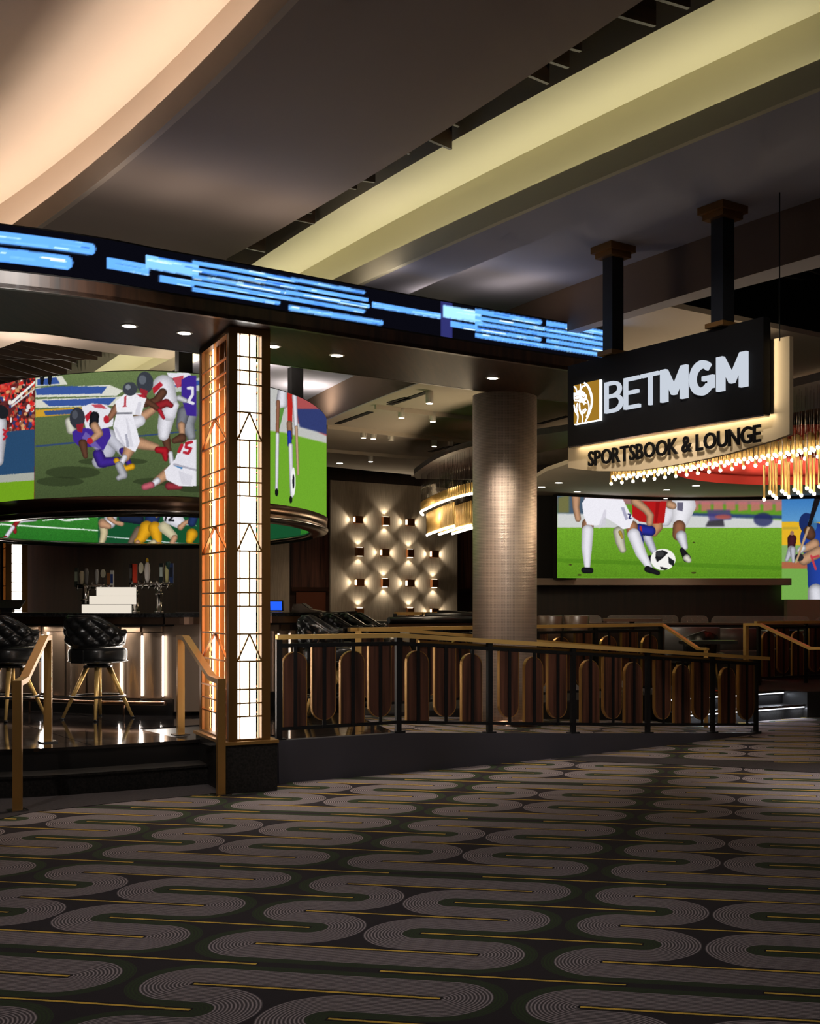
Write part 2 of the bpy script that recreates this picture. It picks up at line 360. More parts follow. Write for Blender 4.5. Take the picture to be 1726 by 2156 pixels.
# carpet: rows of lines with snakes of concentric rings, laid at about ten degrees to the picture
def carpet():
    m = bpy.data.materials.new('carpet'); m.use_nodes = True; nt = m.node_tree; b = nt.nodes['Principled BSDF']; X.nt = nt; M['carpet'] = m
    b.inputs['Roughness'].default_value = .95; b.inputs['Specular IOR Level'].default_value = .15
    ge = nt.nodes.new('ShaderNodeNewGeometry'); sp = nt.nodes.new('ShaderNodeSeparateXYZ'); nt.links.new(ge.outputs['Position'], sp.inputs[0])
    x, y = X(sp.outputs[0]), X(sp.outputs[1]); a = R(10.3); c, s = math.cos(a), math.sin(a); p = .2925; U = 1.57
    wob = nt.nodes.new('ShaderNodeTexNoise'); wob.inputs['Scale'].default_value = 45; nt.links.new(ge.outputs['Position'], wob.inputs[0])
    wb = (X(wob.outputs[0]) - .5) * .006
    u = x * c - y * s; v = x * s + y * c + wb
    vv = (v - 4.785).mod(6 * p)
    dva = (vv.mod(2 * p) - p).abs(); dvb = ((vv + p).mod(2 * p) - p).abs()
    ua = ((u + 1.80 + U / 2).mod(U) - U / 2).abs(); ub = ((u + 1.1175 + U / 2).mod(U) - U / 2).abs()
    dua = (ua - .511).max(0.); dub = (ub - .5125).max(0.)
    dA = dua.hyp(dva); dB = dub.hyp(dvb)
    isS = (vv < p).max(vv > 5 * p); gap = ua > .511; one = isS.max(gap)
    grey = one.sel(dA < .208, (dB < .2665) * (dB > .086))
    green = one.sel((dA > .208) * (dA < .262), dB < .086)
    t = one.sel(dA, .2925 - dB)
    ring = ((t * (2 * math.pi / .0152)).sin() * .5 + .5)
    ring = ring * ring
    ya = (ua < .511) * (dva < .0082); yb = (ub < .5125) * (dvb < .0082); yel = ya.max(yb)
    dk = ((ua < .52) * (dva < .02)).max((ub < .52) * (dvb < .02))
    nz = nt.nodes.new('ShaderNodeTexNoise'); nz.inputs['Scale'].default_value = 220; nz.inputs['Detail'].default_value = 2; nt.links.new(ge.outputs['Position'], nz.inputs[0])
    nz2 = nt.nodes.new('ShaderNodeTexNoise'); nz2.inputs['Scale'].default_value = 1.3; nt.links.new(ge.outputs['Position'], nz2.inputs[0])
    fib = (X(nz.outputs[0]) - .5) * .9 + 1. + (X(nz2.outputs[0]) - .5) * .25
    def mix(f, A, B):
        n = nt.nodes.new('ShaderNodeMix'); n.data_type = 'RGBA'; nt.links.new(f.k, n.inputs[0])
        for i, q in ((6, A), (7, B)):
            if isinstance(q, tuple): n.inputs[i].default_value = q
            else: nt.links.new(q, n.inputs[i])
        return n.outputs[2]
    base = rgb(50, 45, 49); col = mix(green * (ring * .5 + .5), base, rgb(58, 72, 46))
    col = mix(grey * (ring * .9 + .1), col, rgb(174, 161, 163))
    col = mix(dk * (1 - yel), col, rgb(36, 30, 32)); col = mix(yel, col, rgb(228, 188, 80))
    mul = nt.nodes.new('ShaderNodeVectorMath'); mul.operation = 'SCALE'; nt.links.new(col, mul.inputs[0]); nt.links.new(fib.k, mul.inputs['Scale'])
    nt.links.new(mul.outputs[0], b.inputs['Base Color'])
    bp = nt.nodes.new('ShaderNodeBump'); bp.inputs['Strength'].default_value = .35; bp.inputs['Distance'].default_value = .004; nt.links.new(nz.outputs[0], bp.inputs['Height']); nt.links.new(bp.outputs[0], b.inputs['Normal'])
carpet()
# ---------------------------------------------------------------- plan lines
ZP = .35                                                     # raised lounge floor
def ST(s, t): return Vector((nx * s + dx * t, ny * s + dy * t))
EDGE = spline([(-7.2, 9.45), (-5.6, 9.6), (-4.51, 9.72), (-4.1, 9.84), (-3.66, 10.1), (-3.12, 10.44), (-2.95, 10.56)], 6)
NEAR = spline([(-2.42, 10.28), (-1.47, 10.9), (-.09, 11.96), (1.1, 13.02), (2.31, 14.2)], 12)   # ramp edge; level up to index 12
K0, K1 = Vector((-2.175, 12.7)), Vector((1.30, 15.7))        # guard rail on the far side of the ramp
def arclen(pts): return sum((b - a).length for a, b in zip(pts, pts[1:]))
NL = [0]
for a_, b_ in zip(NEAR, NEAR[1:]): NL.append(NL[-1] + (Vector(b_) - Vector(a_)).length)
L_LEVEL = NL[12]; L_END = NL[-1]
def near_at(s):
    for i in range(len(NEAR) - 1):
        if NL[i + 1] >= s or i == len(NEAR) - 2:
            t = (s - NL[i]) / (NL[i + 1] - NL[i]); return Vector(NEAR[i]).lerp(Vector(NEAR[i + 1]), t)
def ramp_z(s): return ZP if s <= L_LEVEL else ZP * (1 - (s - L_LEVEL) / (L_END - L_LEVEL))
# floor
struct('floor', MB().add([(-14, -3, 0), (14, -3, 0), (14, 34, 0), (-14, 34, 0)], [(0, 1, 2, 3)]), 'carpet', 'dark patterned carpet with winding ringed bands and yellow lines')
fl = [P(0, 1692, 0), P(100, 1681, 0), P(250, 1669, 0), P(450, 1655, 0)]
bo = [P(-40, 1735, 0), P(60, 1712, 0), P(250, 1690, 0), P(450, 1672, 0), P(478, 1672, 0), P(578, 1652, 0), P(600, 1640, 0), P(450, 1640, 0), P(250, 1660, 0), P(-40, 1685, 0)]
struct('trim_1', MB().slab(bo, .001, .004), 'plain_carpet', 'plain dark carpet border in front of the steps')
bo = [P(1160, 1598, 0), P(1240, 1604, 0), P(1500, 1613, 0), P(1780, 1632, 0), P(1780, 1611, 0), P(1500, 1600, 0), P(1260, 1592, 0)]
struct('trim_2', MB().slab(bo, .001, .004), 'plain_carpet', 'plain dark carpet strip crossing the patterned carpet beyond the sign')
# raised floor
STAIR_A, STAIR_B = Vector((1.42, 15.2)), Vector((3.02, 16.42))
PLAT = [(-9.5, 9.3)] + [tuple(p) for p in EDGE] + [(-2.6, 10.7), (-2.42, 10.28), tuple(NEAR[12])] + [(-2.3, 12.55), tuple(K0), tuple(K1), (1.24, 15.42), tuple(STAIR_A), tuple(STAIR_B), (3.3, 16.15), (9, 17.4), (9, 33), (-9.5, 33)]
struct('platform', MB().slab([p[:2] for p in PLAT], 0, ZP - .012), 'grout', 'raised black floor of the bar lounge')
# polished tiles, laid along the building axis, clipped to the raised floor
def clip_half(poly, a, b):            # keep what lies to the left of a->b
    out = []
    sd = lambda p: (b[0] - a[0]) * (p[1] - a[1]) - (b[1] - a[1]) * (p[0] - a[0])
    for p, q in zip(poly, poly[1:] + poly[:1]):
        u, v = sd(p), sd(q)
        if u >= 0: out.append(p)
        if u * v < 0: k = u / (u - v); out.append((p[0] + (q[0] - p[0]) * k, p[1] + (q[1] - p[1]) * k))
    return out
plat_o = bpy.data.objects['platform']
ts = .76; g = .004
left_bound = [(EDGE[i], EDGE[i + 1]) for i in range(0, len(EDGE) - 1, 3)]
def tile_poly(s0, t0, ss, tt):
    q = [tuple(ST(s0 + g, t0 + g)), tuple(ST(s0 + ss - g, t0 + g)), tuple(ST(s0 + ss - g, t0 + tt - g)), tuple(ST(s0 + g, t0 + tt - g))]; return q
tile_n = 0
def mesh_tile(q, m='tile', zt=ZP):
    global tile_n
    if len(q) < 3: return
    ar = abs(sum(a[0] * b[1] - b[0] * a[1] for a, b in zip(q, q[1:] + q[:1]))) / 2
    if ar < .012: return
    o = obj('floor_tile', MB().slab(q, zt - .012, zt), m, plat_o); tile_n += 1
EDL = [(-9.5, 9.3)] + [(p[0], p[1]) for p in EDGE[::4]] + [(-2.95, 10.56)]
for i in range(-9, 16):
    for j in range(11, 22):
        s0, t0 = i * ts, j * ts
        c = ST(s0 + ts / 2, t0 + ts / 2)
        if c[0] < -9 or c[1] > 16.5 or c[0] > 2.2: continue
        q = tile_poly(s0, t0, ts, ts)
        # front edge of the floor: nearest stretch of the edge line
        segs = list(zip(EDL, EDL[1:])) + [((-2.42, 10.28), tuple(NEAR[12])[:2])]; xa, xb = min(p[0] for p in q), max(p[0] for p in q)
        for sg in segs:
            if sg[0][0] > -2.43 and c[0] < -2.75 or sg[1][0] < -2.9 and c[0] > -2.6: continue
            if len(q) > 2 and sg[1][0] > xa - .02 and sg[0][0] < xb + .02: q = clip_half(q, sg[0], sg[1])
        if c[0] > -2.4: q = clip_half(q, tuple(NEAR[12])[:2], tuple(K0))
        if len(q) >= 3: mesh_tile(q)
# dark carpet of the lounge behind the guard rail
struct('trim_3', MB().slab([tuple(K0), tuple(K1), (1.24, 15.42), tuple(STAIR_A), tuple(STAIR_B), (3.3, 16.15), (9, 17.4), (9, 33), (-2.6, 33), (-2.6, 13.2)], ZP - .012, ZP), 'plain_carpet')
# steps on the left: treads and risers
low = offset(EDGE, .31)
stp = MB().slab([tuple(p)[:2] for p in low] + [tuple(p)[:2] for p in EDGE[::-1]], 0, .152)
st_o = struct('step_lower', stp, 'plinth_stone', 'lower black stone step up to the bar')
for a in range(0, len(EDGE) - 1, 6):
    b = min(a + 6, len(EDGE) - 1); lo2 = offset(EDGE, .325)
    q = [tuple(p)[:2] for p in lo2[a:b + 1]] + [tuple(p)[:2] for p in EDGE[a:b + 1]][::-1]
    obj('tread', MB().slab(q, .152, .17), 'plinth_stone', st_o)
    q2 = [tuple(p)[:2] for p in offset(EDGE, .02)[a:b + 1]] + [tuple(p)[:2] for p in EDGE[a:b + 1]][::-1]
    obj('nosing', MB().slab(q2, ZP - .025, ZP + .002), 'tile', st_o)
# ramp with its dark front wall
rp = [near_at(L_LEVEL + (L_END - L_LEVEL) * i / 16) for i in range(17)]
kk = [K0.lerp(K1, i / 16) for i in range(17)]
mb = MB(); vs = []; fs = []
for i in range(17):
    z = ZP * (1 - i / 16); a = Vector(rp[i]); b = kk[i] + Vector((.02, -.02)); vs += [(a[0], a[1], z + .002), (b[0], b[1], z + .002), (a[0], a[1], -.02), (b[0], b[1], -.02)]
for i in range(16): a = i * 4; fs += [(a, a + 4, a + 5, a + 1), (a, a + 2, a + 6, a + 4), (a + 1, a + 5, a + 7, a + 3)]
struct('ramp', mb.add(vs, fs), 'carpet', 'patterned carpet ramp up to the lounge')
wl = [near_at(L_END * i / 40) for i in range(41)]; mb = MB(); vs = []; fs = []
for i, p in enumerate(offset(wl, .06)):
    s = L_END * i / 40; vs += [(p[0], p[1], 0), (p[0], p[1], ramp_z(s) + .012)]; q = offset(wl, -.03)[i]; vs += [(q[0], q[1], ramp_z(s) + .012), (q[0], q[1], 0)]
for i in range(40): a = i * 4; fs += [(a, a + 4, a + 5, a + 1), (a + 1, a + 5, a + 6, a + 2), (a + 2, a + 6, a + 7, a + 3)]
fs += [(0, 1, 2, 3), (160, 163, 162, 161)]
struct('wall_ramp', mb.add(vs, fs), 'ramp_wall', 'low dark wall along the front of the ramp')
# lit steps on the right
mb = MB(); e_ = (STAIR_B - STAIR_A).normalized(); o_ = Vector((e_[1], -e_[0]))
ext = .32
s_o = struct('step_right', mb.slab([STAIR_A - e_ * .1 + o_ * ext, STAIR_B + e_ * .35 + o_ * ext, STAIR_B + e_ * .35, STAIR_A - e_ * .1], 0, .165), 'plinth_stone', 'black step with a lit edge on the right')
for k, (z, oo, e1) in enumerate(((.175, ext, .35), (ZP, .0, .0))):
    a, b = STAIR_A - e_ * .1 + o_ * oo, STAIR_B + e_ * e1 + o_ * oo
    obj('nosing', MB().bar((*a, z - .012), (*b, z - .012), .05, .03), 'steel', s_o)
    a, b = a + o_ * .012, b + o_ * .012
    obj('light_strip', MB().bar((*a, z - .034), (*b, z - .034), .02, .014), 'led_step', s_o)
    for i in range(4):
        q = Vector(a).lerp(Vector(b), (i + .5) / 4) + o_ * .03
        light('step_lamp', 'AREA', (q[0], q[1], z - .045), 1.1, (.8, .88, 1), to=(q[0] + o_[0] * .1, q[1] + o_[1] * .1, z - .4), size=.42, size_y=.02)
# ---------------------------------------------------------------- ceilings
Z1, ZB, ZG, ZC, ZL, ZU, ZD = 4.75, 4.36, 4.95, 4.53, 5.5, 5.75, 4.11
def trace(pts, z, far=9., near=8.):
    q = [P(x, y, z) for x, y in pts]; s = [p[0] * nx + p[1] * ny for p in q]; t = [p[0] * dx + p[1] * dy for p in q]
    k = np.polyfit(t, s, 2 if len(q) > 2 else 1); f_ = lambda u: float(np.polyval(k, u)); a, b = max(t), min(t)
    out = [(f_(a) + (f_(a) - f_(a - .3)) / .3 * far, a + far)] if far else []
    out += [(f_(a + (b - a) * i / 24), a + (b - a) * i / 24) for i in range(25)] + [(f_(b) - (f_(b + .3) - f_(b)) / .3 * near, b - near)]
    return [Vector((*ST(u, v), z)) for u, v in out]
def common(*cs): return [resample(c, arclen(c) / 60) for c in cs]
def strip(A, B, up=.0):
    A, B = common(A, B); n = len(A); return MB().add([tuple(p) for p in A] + [tuple(p) for p in B], [(i, i + 1, n + i + 1, n + i) for i in range(min(n, len(B)) - 1)])
def wall_strip(A, z0, z1): return strip([Vector((p[0], p[1], z0)) for p in A], [Vector((p[0], p[1], z1)) for p in A])
L1 = trace([(77, 478), (280, 320), (450, 165), (607, 0)], Z1, 3.5)
L3 = trace([(0, 430), (135, 330), (300, 185), (415, 80), (482, 0)], ZL, 3.5)
Fc = trace([(480, 545), (550, 502), (863, 322), (1353, 0)], Z1, 0)
Gc = trace([(541, 551), (611, 500), (863, 350), (1505, 0)], ZG)
Hc = trace([(646, 566), (767, 500), (863, 445), (1726, 25)], ZG)
Bc = trace([(749, 600), (968, 500), (1250, 379), (1726, 181)], ZB)
Cc = trace([(870, 615), (1143, 500), (1726, 275)], ZB)
B2 = trace([(640, 845), (750, 790), (1120, 632), (1726, 417)], ZC, 5)
D2 = trace([(650, 905), (870, 808), (1306, 681), (1726, 560)], ZD, 5)
far = [P(372, 757, Z1), P(265, 748, Z1), P(45, 717, Z1), P(0, 733, Z1), P(-120, 790, Z1)]
struct('ceiling_dropped', MB().slab([tuple(p)[:2] for p in Fc[::-1]] + [tuple(p)[:2] for p in far] + [tuple(p)[:2] for p in L1], Z1, Z1 + .04), 'dark_ceiling', 'flat grey-brown dropped ceiling')
# left cove: lip, back wall, lit ceiling
struct('trim_4', MB().sweep(L1, [(.004, -.008), (.004, .17), (-.04, .17), (-.04, -.008)]), 'cream_plaster', 'curved cream lip of the left ceiling cove')
struct('wall_cove', wall_strip(L3, Z1, ZL), 'cream_plaster')
Lleft = [Vector((p[0] - nx * 9, p[1] - ny * 9, ZL)) for p in L3]
struct('ceiling_cove', strip(L3, Lleft), 'cream_plaster', 'cream ceiling glowing above the left cove')
struct('trim_5', strip([Vector((p[0], p[1], Z1 + .03)) for p in L1], [Vector((p[0], p[1], Z1 + .03)) for p in L3]), 'cream_plaster')
# right cove
struct('wall_slot', wall_strip(Gc, ZG, ZU), 'yellow_plaster')
struct('ceiling_slot', strip(Gc, Hc), 'yellow_plaster', 'yellow-lit strip of ceiling in the right cove')
struct('wall_trough', wall_strip(Hc, ZB, ZG), 'yellow_plaster', 'yellow-lit back wall of the right cove')
struct('trim_6', MB().sweep(Bc, [(.004, -.008), (.004, .145), (-.04, .145), (-.04, -.008)]), 'yellow_plaster', 'straight lip of the yellow ceiling cove')
struct('ceiling_beam', strip(Bc, Cc), 'grey_plaster', 'grey underside of the ceiling beam beside the yellow cove')
struct('wall_beam', wall_strip(Cc, ZB, ZC), 'grey_plaster')
struct('ceiling_bay', strip([Vector((p[0], p[1], ZC)) for p in Cc], B2), 'grey_plaster', 'blue-grey ceiling bay that carries the hanging sign')
struct('wall_bulkhead', wall_strip(B2, ZD, ZC), 'brown_fabric', 'dark brown face of the bulkhead behind the sign posts')
struct('ceiling_bulkhead', strip([Vector((p[0], p[1], ZD)) for p in B2], D2), 'grey_plaster')
struct('wall_bulkhead_far', wall_strip(D2, ZD, 5.2), 'grey_plaster')
# high dark ceiling over everything
struct('ceiling_high', MB().add([(-14, -3, ZU + .02), (16, -3, ZU + .02), (16, 34, ZU + .02), (-14, 34, ZU + .02)], [(3, 2, 1, 0)]), 'black_matte')
hi_o = bpy.data.objects['ceiling_high']
# wavy wood fins: short ends above the cove edge, long ones over the bar, dark ones on the far right
def fin(s0, s1, t, z, h, amp, ph, m='fin_wood', lat=.05):
    n = max(4, int((s1 - s0) / .16)); mb = MB(); vs = []; fs = []
    for i in range(n + 1):
        s = s0 + (s1 - s0) * i / n; tt = t + lat * math.sin(s * 2.1 + ph); zz = z + amp * math.sin(s * 2.6 + ph * 1.7)
        for o in (-.014, .014): q = ST(s, tt + o); vs += [(q[0], q[1], zz), (q[0], q[1], zz + h)]
    for i in range(n): a = i * 4; fs += [(a, a + 4, a + 5, a + 1), (a + 2, a + 3, a + 7, a + 6), (a, a + 2, a + 6, a + 4), (a + 1, a + 5, a + 7, a + 3)]
    fs += [(0, 1, 3, 2), (n * 4, n * 4 + 2, n * 4 + 3, n * 4 + 1)]
    return obj('ceiling_fin', mb.add(vs, fs), m, hi_o)
t = 3.4
while t < 12.6:
    se = 4.62 + .17 * math.sin(t * 5.3) + .05 * math.sin(t * 11)
    fin(3.9, se, t, 4.9 + .02 * math.sin(t * 3.1), .22, .02, t * 1.3, lat=.1); t += .27
for i in range(30): fin(-1.2, 5.2, 15.0 + i * .22, 5.0, .2, .07, i * .55, lat=.09)
for i in range(26): fin(7.5, 15.5, 1.6 + i * .25, 4.75, .2, .06, i * .6, 'black_matte', lat=.09)
# lounge ceiling with tracks
LC = 4.25
e1, e2, e3, e4 = P(560, 970, LC), P(870, 1000, LC), P(858, 1008, LC), P(890, 1008, LC)
LCP = [tuple(p)[:2] for p in D2 if (p[0] * dx + p[1] * dy) > 8.2][::-1]
LCP = [tuple(ST(7.24, 8.15))] + LCP + [tuple(e1)[:2], tuple(e2)[:2], tuple(e3)[:2], tuple(e4)[:2], (0, 27), (12, 27), tuple(ST(16, 8.15))]
struct('ceiling_lounge', MB().slab(LCP, LC, LC + .05), 'lounge_ceiling', 'taupe lounge ceiling with spotlight tracks')
lc_o = bpy.data.objects['ceiling_lounge']
for (xa, ya), (xb, yb) in (((820, 848), (858, 837)), ((820, 852), (900, 825)), ((710, 892), (780, 867)), ((905, 951), (975, 933)), ((1136, 892), (1195, 876))):
    a, b = P(xa, ya, LC - .003), P(xb, yb, LC - .003); obj('air_slot', MB().bar(a, b, .09, .012), 'black_matte', lc_o)
struct('ceiling_rear', MB().slab([(-12, 18), (0, 23.5), (0, 31), (-12, 31)], LC + .3, LC + .34), 'black_matte')
# walls at the back
W0 = Vector((-4.23, 25.0)); WALL = [(W0[0] - nx * 16, W0[1] - ny * 16), (W0[0] + nx * 9, W0[1] + ny * 9)]
def wpt(x): Y = hit(WALL, x); return Vector(((x - CX) * Y / F, Y))
def wall_piece(name, x0, x1, z0, z1, m, th=.06, proud=0., label=None, parent=None):
    a, b = wpt(x0), wpt(x1); t = (b - a).normalized(); r = Vector((t[1], -t[0])); a, b = a + r * proud, b + r * proud; c = -r * (th + proud)
    mb = MB().slab([a, b, b + c, a + c], z0, z1)
    return obj(name, mb, m, parent) if parent else struct(name, mb, m, label)
wb_o = wall_piece('wall_back', -260, 1260, ZP, 4.6, 'walnut_dark', label='dark wooden back wall of the lounge')
wall_piece('wall_back_fabric', 693, 960, ZP, 4.05, 'fabric_wall', .02, .05, 'beige fabric wall panel with rows of small wall lights')
wall_piece('wall_back_plaster', 520, 608, ZP, 4.05, 'fabric_wall', .02, .03, 'beige wall panel beside the walnut door')
wall_piece('wood_panel', 612, 690, 1.86, 4.05, 'walnut', .02, .02, parent=wb_o)
wall_piece('rail', 612, 690, 1.78, 1.86, 'bronze', .02, .04, parent=wb_o)
wall_piece('wood_panel', 962, 1000, 1.86, 4.05, 'walnut', .02, .02, parent=wb_o)
wall_piece('rail', 962, 1000, 1.78, 1.86, 'bronze', .02, .04, parent=wb_o)
d_o = wall_piece('door_1', 622, 684, ZP, 1.76, 'door_wood', .02, .03, 'brown wooden door in the back wall')
struct('wall_left', MB().box((-10.5, 18, 2.4), (.1, 30, 4.8)), 'walnut_dark')
struct('wall_right', MB().box((11.5, 20, 2.4), (.1, 28, 4.8)), 'walnut_dark')
# cove lamps (LED strips lying in the troughs)
def cove(curve, z, off, color, power, step=.9, tmax=99, tilt=0.):
    q = [p for p in curve if p[1] > .5]
    q = resample(offset(q, off), step)
    for a, b in zip(q, q[1:]):
        c = (a + b) / 2; L = (b - a).length
        if abs(c[0] * dx + c[1] * dy) > tmax: continue
        o = light('cove_strip_lamp', 'AREA', (c[0], c[1], z), power * L, color, size=L, size_y=.05)
        o.rotation_euler = (math.pi, 0, -math.atan2(b[1] - a[1], b[0] - a[0])) if False else (Matrix.Rotation(math.atan2(b[1] - a[1], b[0] - a[0]), 3, 'Z') @ Matrix.Rotation(math.pi + tilt, 3, 'X')).to_euler()
cove(L1, Z1 + .08, -.13, (1, .83, .68), 4.6, tmax=16)
cove(Bc, ZB + .06, -.25, (1, .94, .72), 2.2, tmax=20)
# ---------------------------------------------------------------- soffit and LED ticker
ZS, ZT0, ZT1 = 3.75, 3.868, 4.2
FR = spline([tuple(P(x, y, ZS))[:2] for x, y in ((-220, 590), (-90, 597), (0, 604.6), (125, 618), (236, 632.4), (347.6, 650.5), (480, 670), (594.7, 687.7), (880, 732), (1191.6, 777.7))], 6)
_t = (Vector(FR[-1]) - Vector(FR[-8])).normalized(); FR_END = Vector(FR[-1]) + _t * .25; FR = FR + [FR_END]
TK_END = Vector(FR[-1]) + _t * .42
RB = spline([tuple(P(x, y, ZS))[:2] for x, y in ((-220, 690), (-90, 693), (0, 697.7), (97, 703.8), (219, 720.8), (371, 739), (567, 766), (745, 790), (894, 808.6), (994, 821.6), (1131, 840), (1194, 847.5), (1250, 855))], 5)
struct('ceiling_soffit', MB().slab([tuple(p) for p in FR] + [tuple(p) for p in RB[::-1]], ZS, ZS + .03), 'soffit_wood', 'dark polished wooden soffit under the ticker')
so = bpy.data.objects['ceiling_soffit']
obj('fascia', MB().sweep([Vector((p[0], p[1], 0)) for p in FR], [(0, ZS - .004), (0, ZT0), (-.05, ZT0), (-.05, ZS - .004)]), 'fascia_wood', so)
obj('back_fascia', MB().sweep([Vector((p[0], p[1], 0)) for p in RB], [(0, ZS - .002), (0, ZS + .42), (.03, ZS + .42), (.03, ZS - .002)]), 'fascia_wood', so)
TK = [p for p in FR] + [TK_END]
tk = thing('led_ticker', 'long curved black ticker showing blurred blue scrolling scores', 'ticker', (FR[20][0], FR[20][1], ZT0))
obj('housing', MB().sweep([Vector((p[0], p[1], 0)) for p in TK], [(.0, ZT0), (.0, ZT1), (-.22, ZT1), (-.22, ZT0)]), 'black_matte', tk)
cv = Canvas(-40, 440, 1420, 800, (6, 6, 12), 2)
def tkline(x0, x1, va, vb, col, seed, cap=True, streak=True):   # horizontal streak on the ticker between two pixel columns; va/vb heights as fractions
    xs = np.arange(x0, x1 + .1, 4.); top = []; bot = []
    for x in xs:
        Y = hit([tuple(p)[:2] for p in TK], x) or 12.; y1 = HY - (ZT1 - H) * F / Y; y0 = HY - (ZT0 - H) * F / Y
        top.append((x, y1 + (y0 - y1) * va)); bot.append((x, y1 + (y0 - y1) * vb))
    cv.poly(top + bot[::-1], col)
    if cap: r = (bot[-1][1] - top[-1][1]) / 2; cv.ell(x1, (bot[-1][1] + top[-1][1]) / 2, r * .9, r, col)
    if streak:
        rr = random.Random(seed)
        for q in range(max(3, int((x1 - x0) / 22))):
            a = rr.uniform(x0, x1 - 10); b = min(x1, a + rr.uniform(14, 90)); v = rr.uniform(va, vb - .012); vt = v + rr.uniform(.008, .028)
            c = rr.choice([(210, 240, 255), (150, 205, 255), (60, 120, 215), (120, 180, 245), (235, 250, 255), (40, 90, 190)])
            tkline(a, b, v, min(vt, vb), c, 0, False, False)
bl = (92, 156, 236)
tkline(-40, 190, .17, .43, bl, 1); tkline(-40, 140, .52, .82, bl, 2)
tkline(225, 316, .42, .66, bl, 3, False); tkline(307, 420, .20, .50, (120, 180, 245), 4, False); tkline(335, 404, .60, .76, bl, 5)
for k, (a, b, e, f, h) in enumerate(((404, 620, 765, .13, .225), (404, 630, 772, .30, .40), (404, 610, 775, .46, .56), (404, 628, 765, .60, .70), (404, 586, 0, .75, .85))):
    tkline(a, b, f, h, bl, 10 + k)
    if e: tkline(b - 8, e, f - .01, h - .01, bl, 20 + k)
tkline(608, 802, .80, .93, bl, 31)
tkline(783, 950, .36, .50, bl, 32, False)
tkline(928, 953, .02, .98, (38, 40, 92), 33, False, False)
tkline(933, 1016, .12, .44, (150, 205, 250), 34, False); tkline(948, 1000, .50, .66, bl, 35)
for k, (f, h) in enumerate(((.06, .2), (.25, .36), (.40, .52), (.56, .68), (.72, .84))):
    tkline(1000, 1136 + (k % 3) * 10, f, h, bl, 40 + k); tkline(1150, 1345, f - .005, h - .005, bl, 50 + k, False)
cv.blur(1); cv.done()
picture('display', [(p[0], p[1]) for p in TK], ZT0 + .012, ZT1 - .012, cv, 'ticker', tk, .012, .01, .004)
e = TK_END; obj('hanger_rod', MB().tube([(e[0] - .1, e[1] - .02, ZT1), (e[0] - .1, e[1] - .02, 4.6)], .012, 6), 'black_steel', tk)
# weak upward fill added above the ticker to lighten the ceiling; no strip built
up_ = resample(offset([Vector((p[0], p[1], 0)) for p in TK], -.11), .75)
for a, b in zip(up_, up_[1:]): m_ = (a + b) / 2; light('added_ticker_fill', 'AREA', (m_[0], m_[1], ZT1 + .02), .95, (1, .86, .78), rot=(math.pi, 0, -math.atan2(b[1] - a[1], b[0] - a[0])), size=.7, size_y=.05)
# round downlights set in the soffit
for k, (x, y, lab) in enumerate(((272, 686, 'leftmost downlight in the dark wooden soffit'), (388, 701, 'downlight in the soffit just left of the lattice column'), (575, 729, 'downlight in the soffit just right of the lattice column'), (709, 748, 'downlight in the soffit midway between lattice column and round column'), (1037, 796, 'downlight in the soffit in front of the round column'))):
    p = P(x, y, ZS); t = thing('downlight', lab, 'downlight', p, 'soffit downlights')
    obj('trim_ring', MB().lathe([(.05, -.004), (.064, -.004), (.07, 0)], p, 24), 'white_plastic', t)
    obj('lens', MB().lathe([(.05, -.006), (.05, -.001)], p, 24), 'downlight', t)
    light('downlight_lamp', 'SPOT', (p[0], p[1], ZS - .02), 105 if k == 4 else 85, (1, .86, .7), to=(p[0], p[1], 0), size=.05, spot=95, blend=.8)
# ---------------------------------------------------------------- lattice column
C0 = P(481.7, 686.4, ZS); CA = R(29.5); cu = Vector((math.cos(CA), math.sin(CA))); cw = Vector((-math.sin(CA), math.cos(CA)))
CWID, CDEP = .335, 1.02; ZK = .415
def cl(u, v): q = Vector((C0[0], C0[1])) + cu * u + cw * v; return q
def rect(u0, u1, v0, v1): return [cl(u0, v0), cl(u1, v0), cl(u1, v1), cl(u0, v1)]
lc = thing('lattice_column', 'tall brass lattice column lit white from inside, on a black stone base', 'column', (*cl(CWID / 2, CDEP / 2), 0))
obj('plinth', MB().slab(rect(-.03, CWID + .05, -.03, CDEP), 0, ZK - .025), 'plinth_stone', lc)
obj('ledge', MB().slab(rect(-.045, CWID + .06, -.045, CDEP + .03), ZK - .025, ZK), 'brass', lc)
pw = .07
for u0, v0 in ((0, 0), (CWID - pw, 0), (0, CDEP - pw), (CWID - pw, CDEP - pw)):
    obj('corner_post', MB().slab(rect(u0, u0 + pw, v0, v0 + pw), ZK, ZS), 'brass_dark', lc)
def yz(y): return D(525, y, C0[1] + .06)[2]
ZTOP, ZBOT = yz(703), yz(1556)
for z0, z1 in ((ZK, ZBOT), (ZTOP, ZS)):
    for q in (rect(pw, CWID - pw, .0, .05), rect(pw, CWID - pw, CDEP - .05, CDEP), rect(0, .05, pw, CDEP - pw), rect(CWID - .05, CWID, pw, CDEP - pw)):
        obj('rail', MB().slab(q, z0, z1), 'brass_dark', lc)
hs = [750.5, 779.7, 809, 867.4, 926.4, 984, 1015, 1044, 1102, 1160, 1218, 1248, 1276.5, 1335, 1392.5, 1451.6, 1481, 1509]
tri = [(867.4, 926.4), (1102, 1160), (1335, 1392.5)]; ver = [(703, 809), (926.4, 1044), (1160, 1276.5), (1392.5, 1509)]
